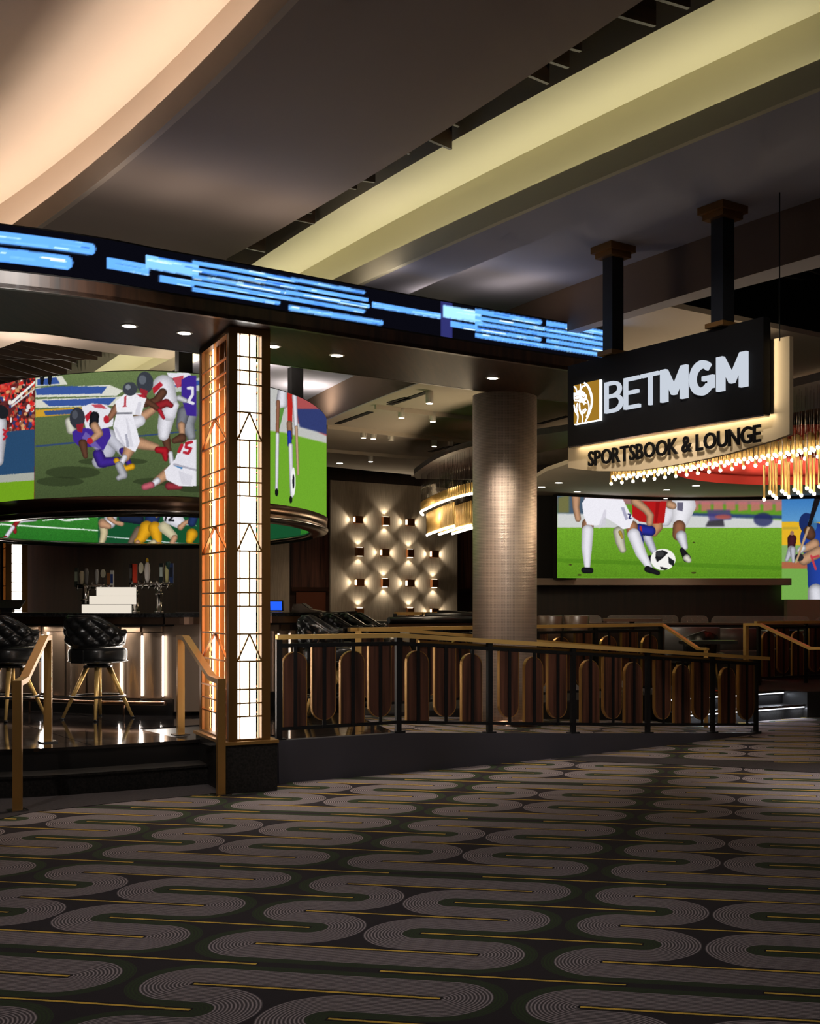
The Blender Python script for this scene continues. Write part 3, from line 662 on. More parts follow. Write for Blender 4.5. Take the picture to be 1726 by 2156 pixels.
def lat_face(a, b, nrm, m):                                  # a, b: plan points of the opening
    a, b = Vector(a), Vector(b); mid = (a + b) / 2; th = .012; dp = .02; up = (nrm[0], nrm[1], 0)
    def bar(p, z0, q, z1, w=th): obj('lattice_bar', MB().bar((p[0], p[1], z0), (q[0], q[1], z1), w, dp, up), m, lc)
    for y in hs: bar(a, yz(y), b, yz(y))
    for y0, y1 in tri: bar(mid, yz(y0), a, yz(y1)); bar(mid, yz(y0), b, yz(y1))
    for y0, y1 in ver: bar(mid, yz(y0), mid, yz(y1))
    e = (b - a).normalized() * .022
    for p in (a + e, b - e): bar(p, ZBOT, p, ZTOP, .008)
lat_face(cl(pw, .012), cl(CWID - pw, .012), -cw, 'brass')
lat_face(cl(.012, pw), cl(.012, CDEP - pw), -cu, 'copper')
lat_face(cl(pw, CDEP - .012), cl(CWID - pw, CDEP - .012), cw, 'copper')
lat_face(cl(CWID - .012, pw), cl(CWID - .012, CDEP - pw), cu, 'copper')
obj('light_panel', MB().slab(rect(.055, .245, .10, .115), ZBOT - .03, ZTOP + .05), 'led_panel', lc)
obj('light_panel', MB().slab(rect(.09, .28, CDEP - .115, CDEP - .1), ZBOT - .03, ZTOP + .05), 'led_panel', lc)
c_ = cl(CWID / 2 - .02, CDEP * .5); obj('core_pipe', MB().lathe([(.055, ZK), (.055, ZS)], (c_[0], c_[1], 0), 20), 'copper', lc)
for v in (.16, .3, .72, .86): obj('core_fin', MB().slab(rect(.1, .22, v - .012, v + .012), ZK, ZS), 'copper', lc)
for v in (.2, .42, .62, .82):
    for zc in (1.2, 2.1, 3.0): 
        q = cl(.07, v); light('column_strip_lamp', 'AREA', (q[0], q[1], zc), 1.7, (1, .84, .6), to=(*cl(.3, v), zc), size=.02, size_y=.85)
# second lattice column far behind on the left
q0 = D(14, 1285, 20.3); l2 = thing('lattice_column', 'distant lattice column with a white glowing strip, far left behind the bar', 'column', (q0[0], q0[1], ZP))
def r2(u0, u1, v0, v1): return [Vector((q0[0], q0[1])) + cu * u + cw * v for u, v in ((u0, v0), (u1, v0), (u1, v1), (u0, v1))]
for u0, v0 in ((-.01, 0), (.235, 0), (-.01, .5)): obj('corner_post', MB().slab(r2(u0, u0 + .09, v0, v0 + .08), ZP, 4.2), 'brass_dark', l2)
obj('light_panel', MB().slab(r2(.07, .235, .06, .08), ZP, 4.2), 'led_panel', l2)
obj('core_fin', MB().slab(r2(.06, .1, .1, .5), ZP, 4.2), 'copper', l2)
for k in range(24):
    z = ZP + .1 + k * .16; obj('lattice_bar', MB().bar((*(Vector((q0[0], q0[1])) + cu * .07), z), (*(Vector((q0[0], q0[1])) + cu * .235), z), .011, .02, (0, -1, 0)), 'brass', l2)
for k in range(12):
    z = ZP + .2 + k * .32; obj('lattice_bar', MB().bar((*(Vector((q0[0], q0[1])) + cw * .08), z), (*(Vector((q0[0], q0[1])) + cw * .5), z), .014, .02, (-1, 0, 0)), 'copper', l2)
qq = Vector((q0[0], q0[1])) + cw * .25 + cu * .06; light('column_strip_lamp', 'AREA', (qq[0], qq[1], 1.7), 5, (1, .6, .3), to=(qq[0] - .5, qq[1] - .3, 1.7), size=.3, size_y=2.4)
# ---------------------------------------------------------------- round mesh column
def mesh_metal():
    m = mat('mesh_metal', rgb(150, 124, 104), .42, .75); nt = m.node_tree; b = nt.nodes['Principled BSDF']; X.nt = nt
    tc = nt.nodes.new('ShaderNodeTexCoord'); sp = nt.nodes.new('ShaderNodeSeparateXYZ'); nt.links.new(tc.outputs['Object'], sp.inputs[0])
    an = X.op('ARCTAN2', X(sp.outputs[1]), X(sp.outputs[0])); z = X(sp.outputs[2])
    h = ((an * 140.).sin() * .5 + .5).max((z * (2 * math.pi / .016)).sin() * .5 + .5)
    bp = nt.nodes.new('ShaderNodeBump'); bp.inputs['Strength'].default_value = .5; bp.inputs['Distance'].default_value = .004
    nt.links.new(h.k, bp.inputs['Height']); nt.links.new(bp.outputs[0], b.inputs['Normal'])
    n = nt.nodes.new('ShaderNodeMix'); n.data_type = 'RGBA'; nt.links.new(h.k, n.inputs[0]); n.inputs[6].default_value = rgb(186, 164, 148); n.inputs[7].default_value = rgb(246, 226, 210); nt.links.new(n.outputs[2], b.inputs['Base Color'])
mesh_metal()
cy = 12.98; cx_ = (1062.5 - CX) * cy / F; cr = .345
rc = thing('round_column', 'thick round column wrapped in woven bronze metal mesh', 'column', (cx_, cy, 0))
obj('shaft', MB().lathe([(cr, 0), (cr, ZS)], (cx_, cy, 0), 72), 'mesh_metal', rc)
obj('collar', MB().lathe([(cr + .012, ZP * .4), (cr + .012, ZP * .4 + .16)], (cx_, cy, 0), 48), 'bronze', rc)
# ---------------------------------------------------------------- hanging sign
S0 = Vector(((1195 - CX) * 10.6 / F, 10.6)); se = Vector((-dx, -dy)); sm = Vector((-nx, -ny))
def SG(x, y, off=0.):                                        # photo pixel on the sign plane (off: towards the viewer)
    k = (x - CX) / F; Y = (off + S0.dot(sm)) / (k * sm[0] + sm[1]); return Vector((k * Y, Y, H + (HY - y) * Y / F))
def SA(a, z, off=0.): q = S0 + se * a + sm * off; return Vector((q[0], q[1], z))
def sa(x, y, off=0.): p = SG(x, y, off); return (Vector((p[0], p[1])) - S0).dot(se), p[2]
aR, zt = sa(1607, 670); _, zb0 = sa(1195, 942); _, zt0 = sa(1195, 768); _, zb1 = sa(1607, 870)
zt = (zt + zt0) / 2; zb = (zb0 + zb1) / 2
sg = thing('hanging_sign', 'black hanging sign with glowing BETMGM letters above a tan SPORTSBOOK & LOUNGE board', 'sign', tuple(SA(aR / 2, zb, -.03)))
bk = Vector((-sm[0], -sm[1], 0))
def panel(poly, th, off=0.): return MB().plate([SA(a, z, off) for a, z in poly], bk * th)
obj('panel', panel([(0, zb), (aR, zb), (aR, zt), (0, zt)], .07), 'sign_black', sg)
obj('panel_edge', panel([(0, zb - .012), (aR - .005, zb - .012), (aR - .005, zb), (0, zb)], .06, -.01), 'steel', sg)
bo_ = -.13
tb = [sa(x, y, bo_) for x, y in ((1196, 800), (1196, 984.6), (1225, 989), (1260, 991.6), (1300, 992), (1344.7, 990), (1390, 984), (1436, 976), (1490, 965), (1541, 953), (1594, 937), (1630, 926), (1661.8, 914), (1661.8, 707.5), (1606, 718))]
obj('tan_board', MB().plate([SA(a, z, bo_) for a, z in tb], bk * .04), 'tan_board', sg)
obj('standoff', panel([(.05, zb + .03), (aR - .05, zb + .03), (aR - .05, zt - .05), (.05, zt - .05)], .06, -.07), 'black_paint', sg)
def stroke(pts, w, off, th, m, name='letter_stroke', closed=False):
    pts = [Vector(p) for p in pts]; pts = [p for i, p in enumerate(pts) if i == 0 or (p - pts[i - 1]).length > 1e-6]; n = len(pts); Lf = []; Rt = []
    for i, p in enumerate(pts):
        a = pts[i - 1] if i else p; b = pts[i + 1] if i < n - 1 else p; t = (b - a).normalized(); r = Vector((t[1], -t[0]))
        k = 1.
        if 0 < i < n - 1:
            t1 = (p - a).normalized(); k = 1 / max(.5, t.dot(t1))
        ww = (w[i] if isinstance(w, list) else w) * .5 * k
        Lf.append(p - r * ww); Rt.append(p + r * ww)
    return [SA(p[0], p[1], off) for p in Lf + Rt[::-1]]
def arc(cx, cy, rx, ry, a0, a1, n=14): return [(cx + rx * math.cos(R(a0 + (a1 - a0) * i / n)), cy + ry * math.sin(R(a0 + (a1 - a0) * i / n))) for i in range(n + 1)]
def letter(name, polys, off=.032, th=.03):
    mb = MB(); eb = MB()
    for p in polys: mb.plate(p, bk * th)
    o = obj(name, mb, 'sign_white', sg); return o
Z4 = lambda x, y: (1120 + x * .3511, 400 + y * .3511)
def box4(x0, x1, yt0, yb0):                                  # letter box from the sign close-up
    a0, z1 = sa(*Z4(x0, yt0)); a1, _ = sa(*Z4(x1, yt0)); _, z0 = sa(*Z4(x0, yb0)); return a0, a1, z0, z1
_, zl0 = sa(*Z4(445, 1342)); _, zl1 = sa(*Z4(445, 1157)); _, zr0 = sa(*Z4(1302, 1178)); _, zr1 = sa(*Z4(1302, 970)); zlo = (zl0 + zr0) / 2; zhi = (zl1 + zr1) / 2; hh = zhi - zlo
A = lambda x: sa(*Z4(x, 1150))[0]
lw = hh * .105
def B_(x0, x1):
    a0, a1 = A(x0) + lw / 2, A(x1) - lw / 2; m_ = zlo + hh * .53; w_ = a1 - a0
    r1 = (zhi - lw / 2 - m_) / 2; r2_ = (m_ - zlo - lw / 2) / 2
    return [stroke([(a0, zlo), (a0, zhi)], lw, .032, 0, 0), stroke([(a0, zhi - lw / 2), (a0 + w_ * .45, zhi - lw / 2)] + arc(a0 + w_ * .45, m_ + r1, w_ * .45, r1, 90, -90) + [(a0, m_)], lw, .032, 0, 0), stroke([(a0, m_), (a0 + w_ * .5, m_)] + arc(a0 + w_ * .5, zlo + lw / 2 + r2_, w_ * .5, r2_, 90, -90) + [(a0, zlo + lw / 2)], lw, .032, 0, 0)]
def E_(x0, x1):
    a0, a1 = A(x0), A(x1); m_ = zlo + hh * .52
    return [stroke([(a0 + lw / 2, zlo), (a0 + lw / 2, zhi)], lw, .032, 0, 0)] + [stroke([(a0, z), (a0 + (a1 - a0) * k, z)], lw, .032, 0, 0) for z, k in ((zhi - lw / 2, 1), (m_, .9), (zlo + lw / 2, 1))]
def T_(x0, x1):
    a0, a1 = A(x0), A(x1); c = (a0 + a1) / 2; return [stroke([(a0, zhi - lw / 2), (a1, zhi - lw / 2)], lw, .032, 0, 0), stroke([(c, zlo), (c, zhi)], lw, .032, 0, 0)]
def M_(x0, x1):
    a0, a1 = A(x0), A(x1); w_ = a1 - a0; b = w_ * .235
    pts = [(0, 0), (b, 0), (b, .56), (w_ * .5 - b * .28, .17), (w_ * .5 + b * .28, .17), (w_ - b, .56), (w_ - b, 0), (w_, 0), (w_, 1), (w_ - b * .9, 1), (w_ * .5, .46), (b * .9, 1), (0, 1)]
    return [[SA(a0 + x, zlo + z * hh, .032) for x, z in pts]]
def G_(x0, x1):
    a0, a1 = A(x0), A(x1); c = (a0 + a1) / 2; w_ = hh * .225; rx = (a1 - a0) / 2 - w_ / 2; ry = hh / 2 - w_ / 2 + .004
    return [stroke(arc(c, zlo + hh / 2, rx, ry, 42, 318, 26), w_, .032, 0, 0), stroke([(a1 - w_ * .5, zlo + hh * .15), (a1 - w_ * .5, zlo + hh * .53)], w_ * .95, .032, 0, 0), stroke([(c + rx * .1, zlo + hh * .46), (a1 - w_ * .1, zlo + hh * .46)], w_ * .62, .032, 0, 0)]
for nm, f_, x0, x1 in (('letter_b', B_, 449, 550), ('letter_e', E_, 565, 655), ('letter_t', T_, 667, 770), ('letter_m', M_, 784, 940), ('letter_g', G_, 957, 1100), ('letter_m', M_, 1120, 1299)): letter('glowing_letter', f_(x0, x1))
# lion emblem on a gold square
Z6 = lambda x, y: (1190 + x * .15643, 720 + y * .15643)
la0 = sa(*Z6(147, 850))[0]; la1 = sa(*Z6(485, 780))[0]; lz0 = sa(*Z6(150, 1108))[1]; lz1 = sa(*Z6(150, 590))[1]
obj('emblem_glow', panel([(la0, lz0 - .008), (la1 + .012, lz0 - .008), (la1 + .012, lz1), (la0, lz1)], .022, .022), 'sign_edge', sg)
obj('emblem_square', panel([(la0, lz0), (la1, lz0), (la1, lz1), (la0, lz1)], .006, .028), 'sign_gold', sg)
def em(x, y):                                                # emblem close-up pixel to sign plane
    a, z = sa(*Z6(x, y)); return a, z
def eline(pts, w, name='emblem_line'):
    q = [em(*p) for p in spline([Vector((*p, 0)) for p in pts], 5) for p in [(p[0], p[1])]]
    obj(name, MB().plate(stroke(q, [w * (.35 + .65 * math.sin(math.pi * min(1, .12 + .88 * i / max(1, len(q) - 1)))) for i in range(len(q))], .033, 0, 0), bk * .006), 'sign_edge', sg)
eline([(290, 556), (340, 600), (378, 690), (394, 780), (384, 880), (350, 985), (305, 1078)], .024)
eline([(152, 604), (180, 632), (190, 690)], .012); eline([(238, 572), (240, 610), (232, 660)], .012); eline([(240, 660), (265, 610), (310, 590)], .014)
eline([(153, 850), (170, 930), (205, 1000), (194, 1096)], .016); eline([(200, 826), (188, 900), (206, 985), (208, 1030)], .012); eline([(226, 830), (232, 920), (268, 1000), (262, 1086)], .018)
eline([(325, 770), (352, 850), (350, 930), (318, 1010)], .012); eline([(250, 940), (285, 958), (318, 915)], .014); eline([(270, 925), (295, 915), (310, 895)], .01); eline([(286, 850), (300, 820), (318, 830)], .01)
obj('emblem_face', MB().plate([SA(*em(x, y), .033) for x, y in ((151, 690), (184, 690), (198, 662), (245, 648), (290, 682), (322, 722), (326, 778), (298, 798), (284, 832), (256, 816), (230, 822), (204, 800), (166, 803), (151, 772))], bk * .006), 'sign_edge', sg)
for q in (((168, 748), (190, 730), (222, 730)), ((262, 740), (285, 752), (312, 742)), ((168, 772), (200, 782), (230, 770))):
    mbq = MB().plate(stroke([em(*p) for p in q], .006, .036, 0, 0), bk * .004); obj('emblem_brow', mbq, 'sign_gold', sg)
# lower lettering from the built-in typeface, stood off the tan board
def text_mesh(txt, bold):
    cu_ = bpy.data.curves.new('t', 'FONT'); cu_.body = txt; cu_.offset = bold; cu_.extrude = .0; cu_.resolution_u = 3
    o = bpy.data.objects.new('t', cu_); COL.objects.link(o); bpy.context.view_layer.update()
    me = bpy.data.meshes.new_from_object(o.evaluated_get(bpy.context.evaluated_depsgraph_get()))
    v = [tuple(q.co) for q in me.vertices]; f = [tuple(p.vertices) for p in me.polygons]; bpy.data.objects.remove(o); bpy.data.curves.remove(cu_); bpy.data.meshes.remove(me); return v, f
w0 = sa(1237, 982, bo_ + .045); w1 = sa(1600, 930, bo_ + .045); wt0 = sa(1237, 950, bo_ + .045); wt1 = sa(1600, 894, bo_ + .045)
zl_, zh_ = (w0[1] + w1[1]) / 2, (wt0[1] + wt1[1]) / 2
adv = 0.; glyphs = []
for ch in 'SPORTSBOOK & LOUNGE':
    if ch == ' ': adv += .20; continue
    adv -= .045 if ch == 'T' else 0; v, f = text_mesh(ch, .018); xs = [p[0] for p in v]; ys = [p[1] for p in v]; x0, x1 = min(xs), max(xs); glyphs.append((adv - x0, v, f)); adv += (x1 - x0) + .055
adv -= .055; kx = (w1[0] - w0[0]) / adv; cap = max(p[1] for p in glyphs[1][1])
for o_x, v, f in glyphs:
    vs = []; y0 = min(p[1] for p in v); y1 = max(p[1] for p in v)
    for p in v: vs.append(SA(w0[0] + (p[0] + o_x) * kx, zl_ + (p[1] - y0) / (y1 - y0) * (zh_ - zl_), bo_ + .045))
    n = len(vs); mb = MB(); ed = {}
    for q in f:
        for a, b in zip(q, q[1:] + q[:1]): ed[(a, b)] = ed.get((b, a)) is None and True or False
    alle = set((a, b) for q in f for a, b in zip(q, q[1:] + q[:1])); be = [(a, b) for a, b in alle if (b, a) not in alle]
    mb.add(vs + [p + bk * .014 for p in vs], list(f) + [tuple(i + n for i in q[::-1]) for q in f] + [(b, a, a + n, b + n) for a, b in be])
    obj('board_letter', mb, 'sign_black', sg)
# posts with brass caps
for x, xw in ((1290.5, 31), (1521, 38)):
    p = SG(x, 700, -.035); top = ZC; half = .062
    po = obj('post', MB().box((p[0], p[1], (zt + top) / 2), (half * 2, half * 2, top - zt), AL + math.pi / 2), 'black_steel', sg)
    for z0, z1, hw in ((top - .055, top, .135), (top - .1, top - .055, .108), (zt, zt + .035, .095)): obj('brass_cap', MB().box((p[0], p[1], (z0 + z1) / 2), (hw * 2, hw * 2, z1 - z0), AL), 'brass_dark', sg)
p = SG(1641, 690, bo_); obj('hanger_rod', MB().tube([(p[0], p[1], SG(1641, 712, bo_)[2] - .02), (p[0], p[1], ZC)], .005, 6), 'black_steel', sg)
# lamps of the sign: halo strip between black panel and tan board
for i in range(4):
    a = aR * (i + .5) / 4; q = SA(a, zb + .02, -.09); light('sign_halo_lamp', 'AREA', tuple(q), .9, (1, .86, .62), rot=(0, 0, math.atan2(se[1], se[0])), size=aR / 4, size_y=.05)
q = SA(aR - .02, (zb + zt) / 2, -.09); light('sign_halo_lamp', 'AREA', tuple(q), .5, (1, .86, .62), to=(q[0] + se[0], q[1] + se[1], q[2]), size=.05, size_y=.6)
# ---------------------------------------------------------------- railings with capsule panels
def px_of(v): return CX + v[0] * F / v[1]
def s_for_px(x):                                             # arc length on the ramp edge seen at pixel column x
    lo, hi = 0., L_END
    for _ in range(40):
        m = (lo + hi) / 2
        if px_of(near_at(m)) < x: lo = m
        else: hi = m
    return lo
def pill(c, t, w, z0, z1, kind, th=.022):                    # outline of a capsule panel; kind 'up' rounds the top, 'down' the bottom, 'both' both
    n = Vector((t[1], -t[0])); r = w / 2; out = []
    top = kind in ('up', 'both'); bot = kind in ('down', 'both')
    if bot: out += [(r * math.cos(a), z0 + r + r * math.sin(a)) for a in [math.pi + math.pi * i / 12 for i in range(13)]]
    else: out += [(-r, z0), (r, z0)]
    if top: out += [(r * math.cos(a), z1 - r + r * math.sin(a)) for a in [math.pi * i / 12 for i in range(13)]]
    else: out += [(r, z1), (-r, z1)]
    return out, n
def add_pill(root, c, t, w, z0, z1, kind, slope=0.):
    t = Vector(t).normalized(); out, n = pill(c, t, w, z0, z1, kind); th = .03
    P3 = lambda u, z, o: (c[0] + t[0] * u + n[0] * o, c[1] + t[1] * u + n[1] * o, z + slope * u)
    mb = MB().plate([P3(u, z, th / 2) for u, z in out], Vector((-n[0], -n[1], 0)) * th)
    p = obj('panel', mb, 'walnut', root)
    # brass edge band round the panel
    k = len(out); zc = (z0 + z1) / 2; f = lambda u, z, e: (u * (1 + e / (w / 2)), z + (e if z > zc else -e) * (0 if (kind == 'up' and z == z0) or (kind == 'down' and z == z1) else 1))
    ring_o = [f(u, z, .006) for u, z in out]; vs = []
    for (u, z), (uo, zo) in zip(out, ring_o):
        for a, b, o in ((u, z, .019), (uo, zo, .019), (uo, zo, -.019), (u, z, -.019)): vs.append(P3(a, b, o))
    fs = []
    for i in range(k):
        j = (i + 1) % k
        for q in range(4): fs.append((i * 4 + q, i * 4 + (q + 1) % 4, j * 4 + (q + 1) % 4, j * 4 + q))
    obj('edge_band', MB().add(vs, fs), 'brass', p)
    return p, P3
# near railing along the level edge and the ramp
HR = .90
nr = thing('ramp_railing', 'black railing with brass handrail and walnut capsule panels on the near ramp edge', 'railing', (*near_at(L_LEVEL), ZP))
posts = [581, 838, 1030, 1206, 1363, 1500, 1593]
ps = [s_for_px(x) for x in posts]; ps[0] = .02; ps[-1] = L_END - .02
def rail_path(s0, s1, h, n): return [(*near_at(s0 + (s1 - s0) * i / n), ramp_z(s0 + (s1 - s0) * i / n) + h) for i in range(n + 1)]
for s in ps:
    q = near_at(s); z = ramp_z(s); a = near_at(max(0, s - .05)); b = near_at(min(L_END, s + .05)); ang = math.atan2(b[1] - a[1], b[0] - a[0])
    obj('post', MB().box((q[0], q[1], z + (HR - .03) / 2), (.05, .04, HR - .03), ang), 'black_steel', nr)
    obj('post_foot', MB().box((q[0], q[1], z + .013), (.11, .08, .022), ang), 'black_steel', nr)
for k in range(len(ps) - 1):
    for nm, h, hh_ in (('top_rail', HR - .085, .035), ('bottom_rail', .105, .03)):
        path = rail_path(ps[k], ps[k + 1], h, 6); obj(nm, MB().sweep([Vector(p) for p in path], [(-.016, -hh_ / 2), (-.016, hh_ / 2), (.016, hh_ / 2), (.016, -hh_ / 2)]), 'black_steel', nr)
path = rail_path(0, L_END, HR - .012, 60); e = Vector(path[-1]) - Vector(path[-2]); path.append(tuple(Vector(path[-1]) + e.normalized() * .22))
obj('handrail', MB().sweep([Vector(p) for p in path], [(-.03, -.02), (-.03, .02), (.03, .02), (.03, -.02)]), 'brass_gold', nr)
path2 = rail_path(L_LEVEL + .25, L_END, HR - .062, 50)
obj('lower_handrail', MB().sweep([Vector(p) for p in offset([Vector(p) for p in path2], -.06)], [(-.018, -.016), (-.018, .016), (.018, .016), (.018, -.016)]), 'brass_gold', nr)
pills = [(594, 645, 'up'), (655, 706, 'down'), (715, 766, 'up'), (774, 822, 'down'), (854, 901, 'up'), (913, 958, 'down'), (970, 1013, 'up'), (1049, 1090, 'down'), (1102, 1141, 'up'), (1151, 1191, 'down'), (1221, 1259, 'up'), (1268, 1306, 'down'), (1313, 1350, 'up'), (1376, 1410, 'down'), (1417, 1451, 'up'), (1457, 1491, 'down'), (1514, 1546, 'up'), (1553, 1585, 'down')]
for x0, x1, kind in pills:
    s0, s1 = s_for_px(x0), s_for_px(x1); s = (s0 + s1) / 2; w_ = (s1 - s0) - .012; c = near_at(s); t = near_at(s1) - near_at(s0); z = ramp_z(s)
    sl = (ramp_z(s1) - ramp_z(s0)) / (s1 - s0)
    z0, z1 = (z + .12, z + HR - .145) if kind == 'up' else (z + .165, z + HR - .10)
    p, P3 = add_pill(nr, c, t, w_, z0, z1, kind, sl)
    obj('spine_bar', MB().bar(P3(0, z + .1, .024), P3(0, z + HR - .09, .024), .03, .012, (t[1], -t[0], 0)), 'black_steel', p)
# guard rail on the far side and right-hand rail
def straight_rail(root, A_, B_, zf, h, npost, npill, first='down', skip_end=False):
    A_, B_ = Vector(A_), Vector(B_); t = (B_ - A_); L = t.length; t.normalize(); ang = math.atan2(t[1], t[0])
    for i in range(npost):
        q = A_ + t * (L * i / (npost - 1)); obj('post', MB().box((q[0], q[1], zf + (h - .03) / 2), (.05, .04, h - .03), ang), 'black_steel', root)
    for nm, hz, hh_ in (('top_rail', h - .085, .035), ('bottom_rail', .105, .03)):
        obj(nm, MB().bar((*A_, zf + hz), (*B_, zf + hz), .032, hh_), 'black_steel', root)
    obj('handrail', MB().bar((*(A_ - t * .06), zf + h - .012), (*(B_ + t * .04), zf + h - .012), .06, .04), 'brass_gold', root)
    k = 0
    for b in range(npost - 1):
        for i in range(npill):
            u = L * (b + (i + .5) / npill) / (npost - 1); u += (.02 if i == 0 else -.02 if i == npill - 1 else 0); c = A_ + t * u; kind = ('up', 'down')[(k + (first == 'down')) % 2]; k += 1
            z0, z1 = (zf + .12, zf + h - .145) if kind == 'up' else (zf + .165, zf + h - .10)
            p, P3 = add_pill(root, c, t, L / (npost - 1) / npill * .70, z0, z1, kind)
            obj('spine_bar', MB().bar(P3(0, zf + .1, .024), P3(0, zf + h - .09, .024), .03, .012, (t[1], -t[0], 0)), 'black_steel', p)
gr = thing('guard_railing', 'level black railing with walnut capsule panels on the far side of the ramp', 'railing', (*K0, ZP))
straight_rail(gr, K0, K1, ZP, .915, 5, 3)
q = K0 + Vector((.02, -.03)); kd = (K1 - K0).normalized()
a = K0 + Vector((kd[1], -kd[0])) * .09
pth = [(*a, ZP + .915 - .012), (*(a + kd * .45), ZP + .895)] + [(*(a + kd * (.45 + (4.6 - .45) * i / 12)), ZP + .895 - .34 * i / 12) for i in range(1, 13)]
obj('ramp_handrail', MB().sweep([Vector(p) for p in pth], [(-.02, -.018), (-.02, .018), (.02, .018), (.02, -.018)]), 'brass_gold', gr)
obj('handrail_post', MB().bar((*a, ZP - .02), (*a, ZP + .89), .06, .04), 'brass_gold', gr)
fg = D(1470, 1366, 14.9); tp = Vector((K1[0] + .03, K1[1], ZP + .9))
obj('stair_handrail', MB().bar(tp, fg, .05, .03).bar(fg, fg + Vector((.1, -.13, 0)), .05, .03), 'brass_gold', gr)
obj('stair_post', MB().bar((fg[0] + .08, fg[1] - .1, 0), (fg[0] + .08, fg[1] - .1, fg[2] - .01), .05, .03), 'brass_gold', gr)
rr_ = thing('lounge_railing', 'black railing with walnut capsule panels beside the lit steps on the far right', 'railing', (*D(1597, 1440, 17.4).xy, ZP))
straight_rail(rr_, D(1597, 1440, 17.4).xy, D(1790, 1440, 18.4).xy, ZP, .915, 3, 3, 'up')
q1, q2, q3, q4 = D(1570, 1315, 16.9), D(1600, 1315, 16.6), D(1705, 1365, 15.6), D(1745, 1365, 15.3)
hr = thing('step_handrail', 'slender brass handrail descending beside the lit steps on the far right', 'handrail', (q1[0], q1[1], ZP))
obj('rail', MB().bar(q1, q2, .05, .035).bar(q2, q3, .05, .035).bar(q3, q4, .05, .035), 'brass_gold', hr)
obj('post', MB().bar((q1[0], q1[1], ZP), q1 + Vector((0, 0, .016)), .06, .05, (dx, dy, 0)), 'brass_gold', hr); obj('post', MB().bar((q4[0], q4[1], 0), q4 + Vector((0, 0, .016)), .06, .05, (dx, dy, 0)), 'brass_gold', hr)
# brass handrails of the steps on the left
def step_rail(b0, b1, pts, label):
    """b0: foot on the carpet, b1: foot on the raised floor; pts: pixel corners of the sloping rail"""
    f0, f1 = P(*b0, 0), P(*b1, ZP); r = thing('step_handrail', label, 'handrail', f0, 'brass step handrails')
    top0 = D(*pts[0], f0[1]); top1 = D(*pts[3], f1[1]); mid = lambda x, y, k: D(x, y, f0[1] + (f1[1] - f0[1]) * k)
    up = (f1 - f0); up[2] = 0; up.normalize()
    obj('post', MB().bar(f0, (f0[0], f0[1], top0[2]), .062, .05, up), 'brass', r)
    obj('post', MB().bar(f1, (f1[0], f1[1], top1[2]), .062, .05, up), 'brass', r)
    for f in (f0, f1): obj('foot_plate', MB().box((f[0], f[1], f[2] + .006), (.13, .13, .012), AL), 'steel', r)
    zA, zB = top0[2] - .02, top1[2] - .02
    p0 = Vector((f0[0], f0[1], zA)); p3 = Vector((f1[0], f1[1], zB)); p1 = p0.lerp(p3, .2); p1[2] = zA + .012; p2 = p0.lerp(p3, .86); p2[2] = zB
    obj('rail', MB().bar(p0, p1, .062, .04), 'brass', r); obj('rail', MB().bar(p1, p2, .062, .04), 'brass', r); obj('rail', MB().bar(p2, p3, .062, .04), 'brass', r)
step_rail((37, 1708), (101, 1563), ((37, 1433), (48, 1430), (82, 1340), (101, 1337)), 'brass handrail of the steps in front of the leftmost stool')
step_rail((465, 1674), (380, 1548), ((465, 1429), (437, 1427), (400, 1337), (380, 1337)), 'brass handrail of the steps touching the lattice column')
# ---------------------------------------------------------------- video halo above the bar
HALO = [Vector((x, y)) for x, y in ((0, 0),)]
def hp(x, y): Y = 13.42 * 492 / (HY - y) ; return ((x - CX) * Y / F, Y)
hpts = [hp(0, 808), hp(74, 794), hp(243, 780.5), hp(409, 785), hp(570, 815)]
hpts += [(-3.22, 15.6), (-3.35, 17.2), (-4.1, 18.9), (-5.6, 20.6), (-7.4, 20.9), (-8.7, 19.6), (-8.9, 17.4), (-8.4, 15.6), (-7.4, 14.7)]
HP = spline([Vector(p) for p in hpts], 10, True)
HZ0, HZ1 = H + (HY - 1044) * 13.42 / F, H + 492 * 13.42 / F; HZB = H + (HY - 1074) * 13.42 / F
hl = thing('video_halo', 'round ring of curved video screens hung over the bar, showing football and soccer', 'video screen', (-5.9, 17, HZB))
HP3 = [Vector((p[0], p[1], 0)) for p in HP]
obj('outer_shell', MB().sweep(HP3, [(0, HZ0 - .01), (0, HZ1), (-.12, HZ1), (-.12, HZ0 - .01)], True, True), 'black_matte', hl)
obj('band', MB().sweep(HP3, [(.012, HZB), (.02, HZ0 - .004), (-.14, HZ0 - .004), (-.14, HZB)], True, True), 'bronze', hl)
obj('rim', MB().sweep(HP3, [(.01, HZB - .05), (.03, HZB - .02), (.03, HZB), (-.2, HZB), (-.24, HZB - .03), (-.2, HZB - .06)], True, True), 'steel', hl)
# supports
for i in range(0, 140, 14):
    p = HP[i]; q = HP[(i + 5) % 140]; light('added_halo_fill', 'AREA', ((p[0] - 5.9) * .88 + 5.9 * 1 if False else p[0] + (-5.9 - p[0]) * .1, p[1] + (17 - p[1]) * .1, HZ1 + .02), 9, (1, .88, .74), rot=(math.pi, 0, 0), size=.3)  # added upward fill on the ring, lightening the ceiling and fins
for x, Yd in ((387, 13.7), (622, 15.4)):
    q = D(x, 780, Yd); obj('hanger', MB().box((q[0], q[1], (HZ1 + Z1) / 2 - .1), (.16, .12, Z1 - HZ1 + .2), AL), 'black_matte', hl)
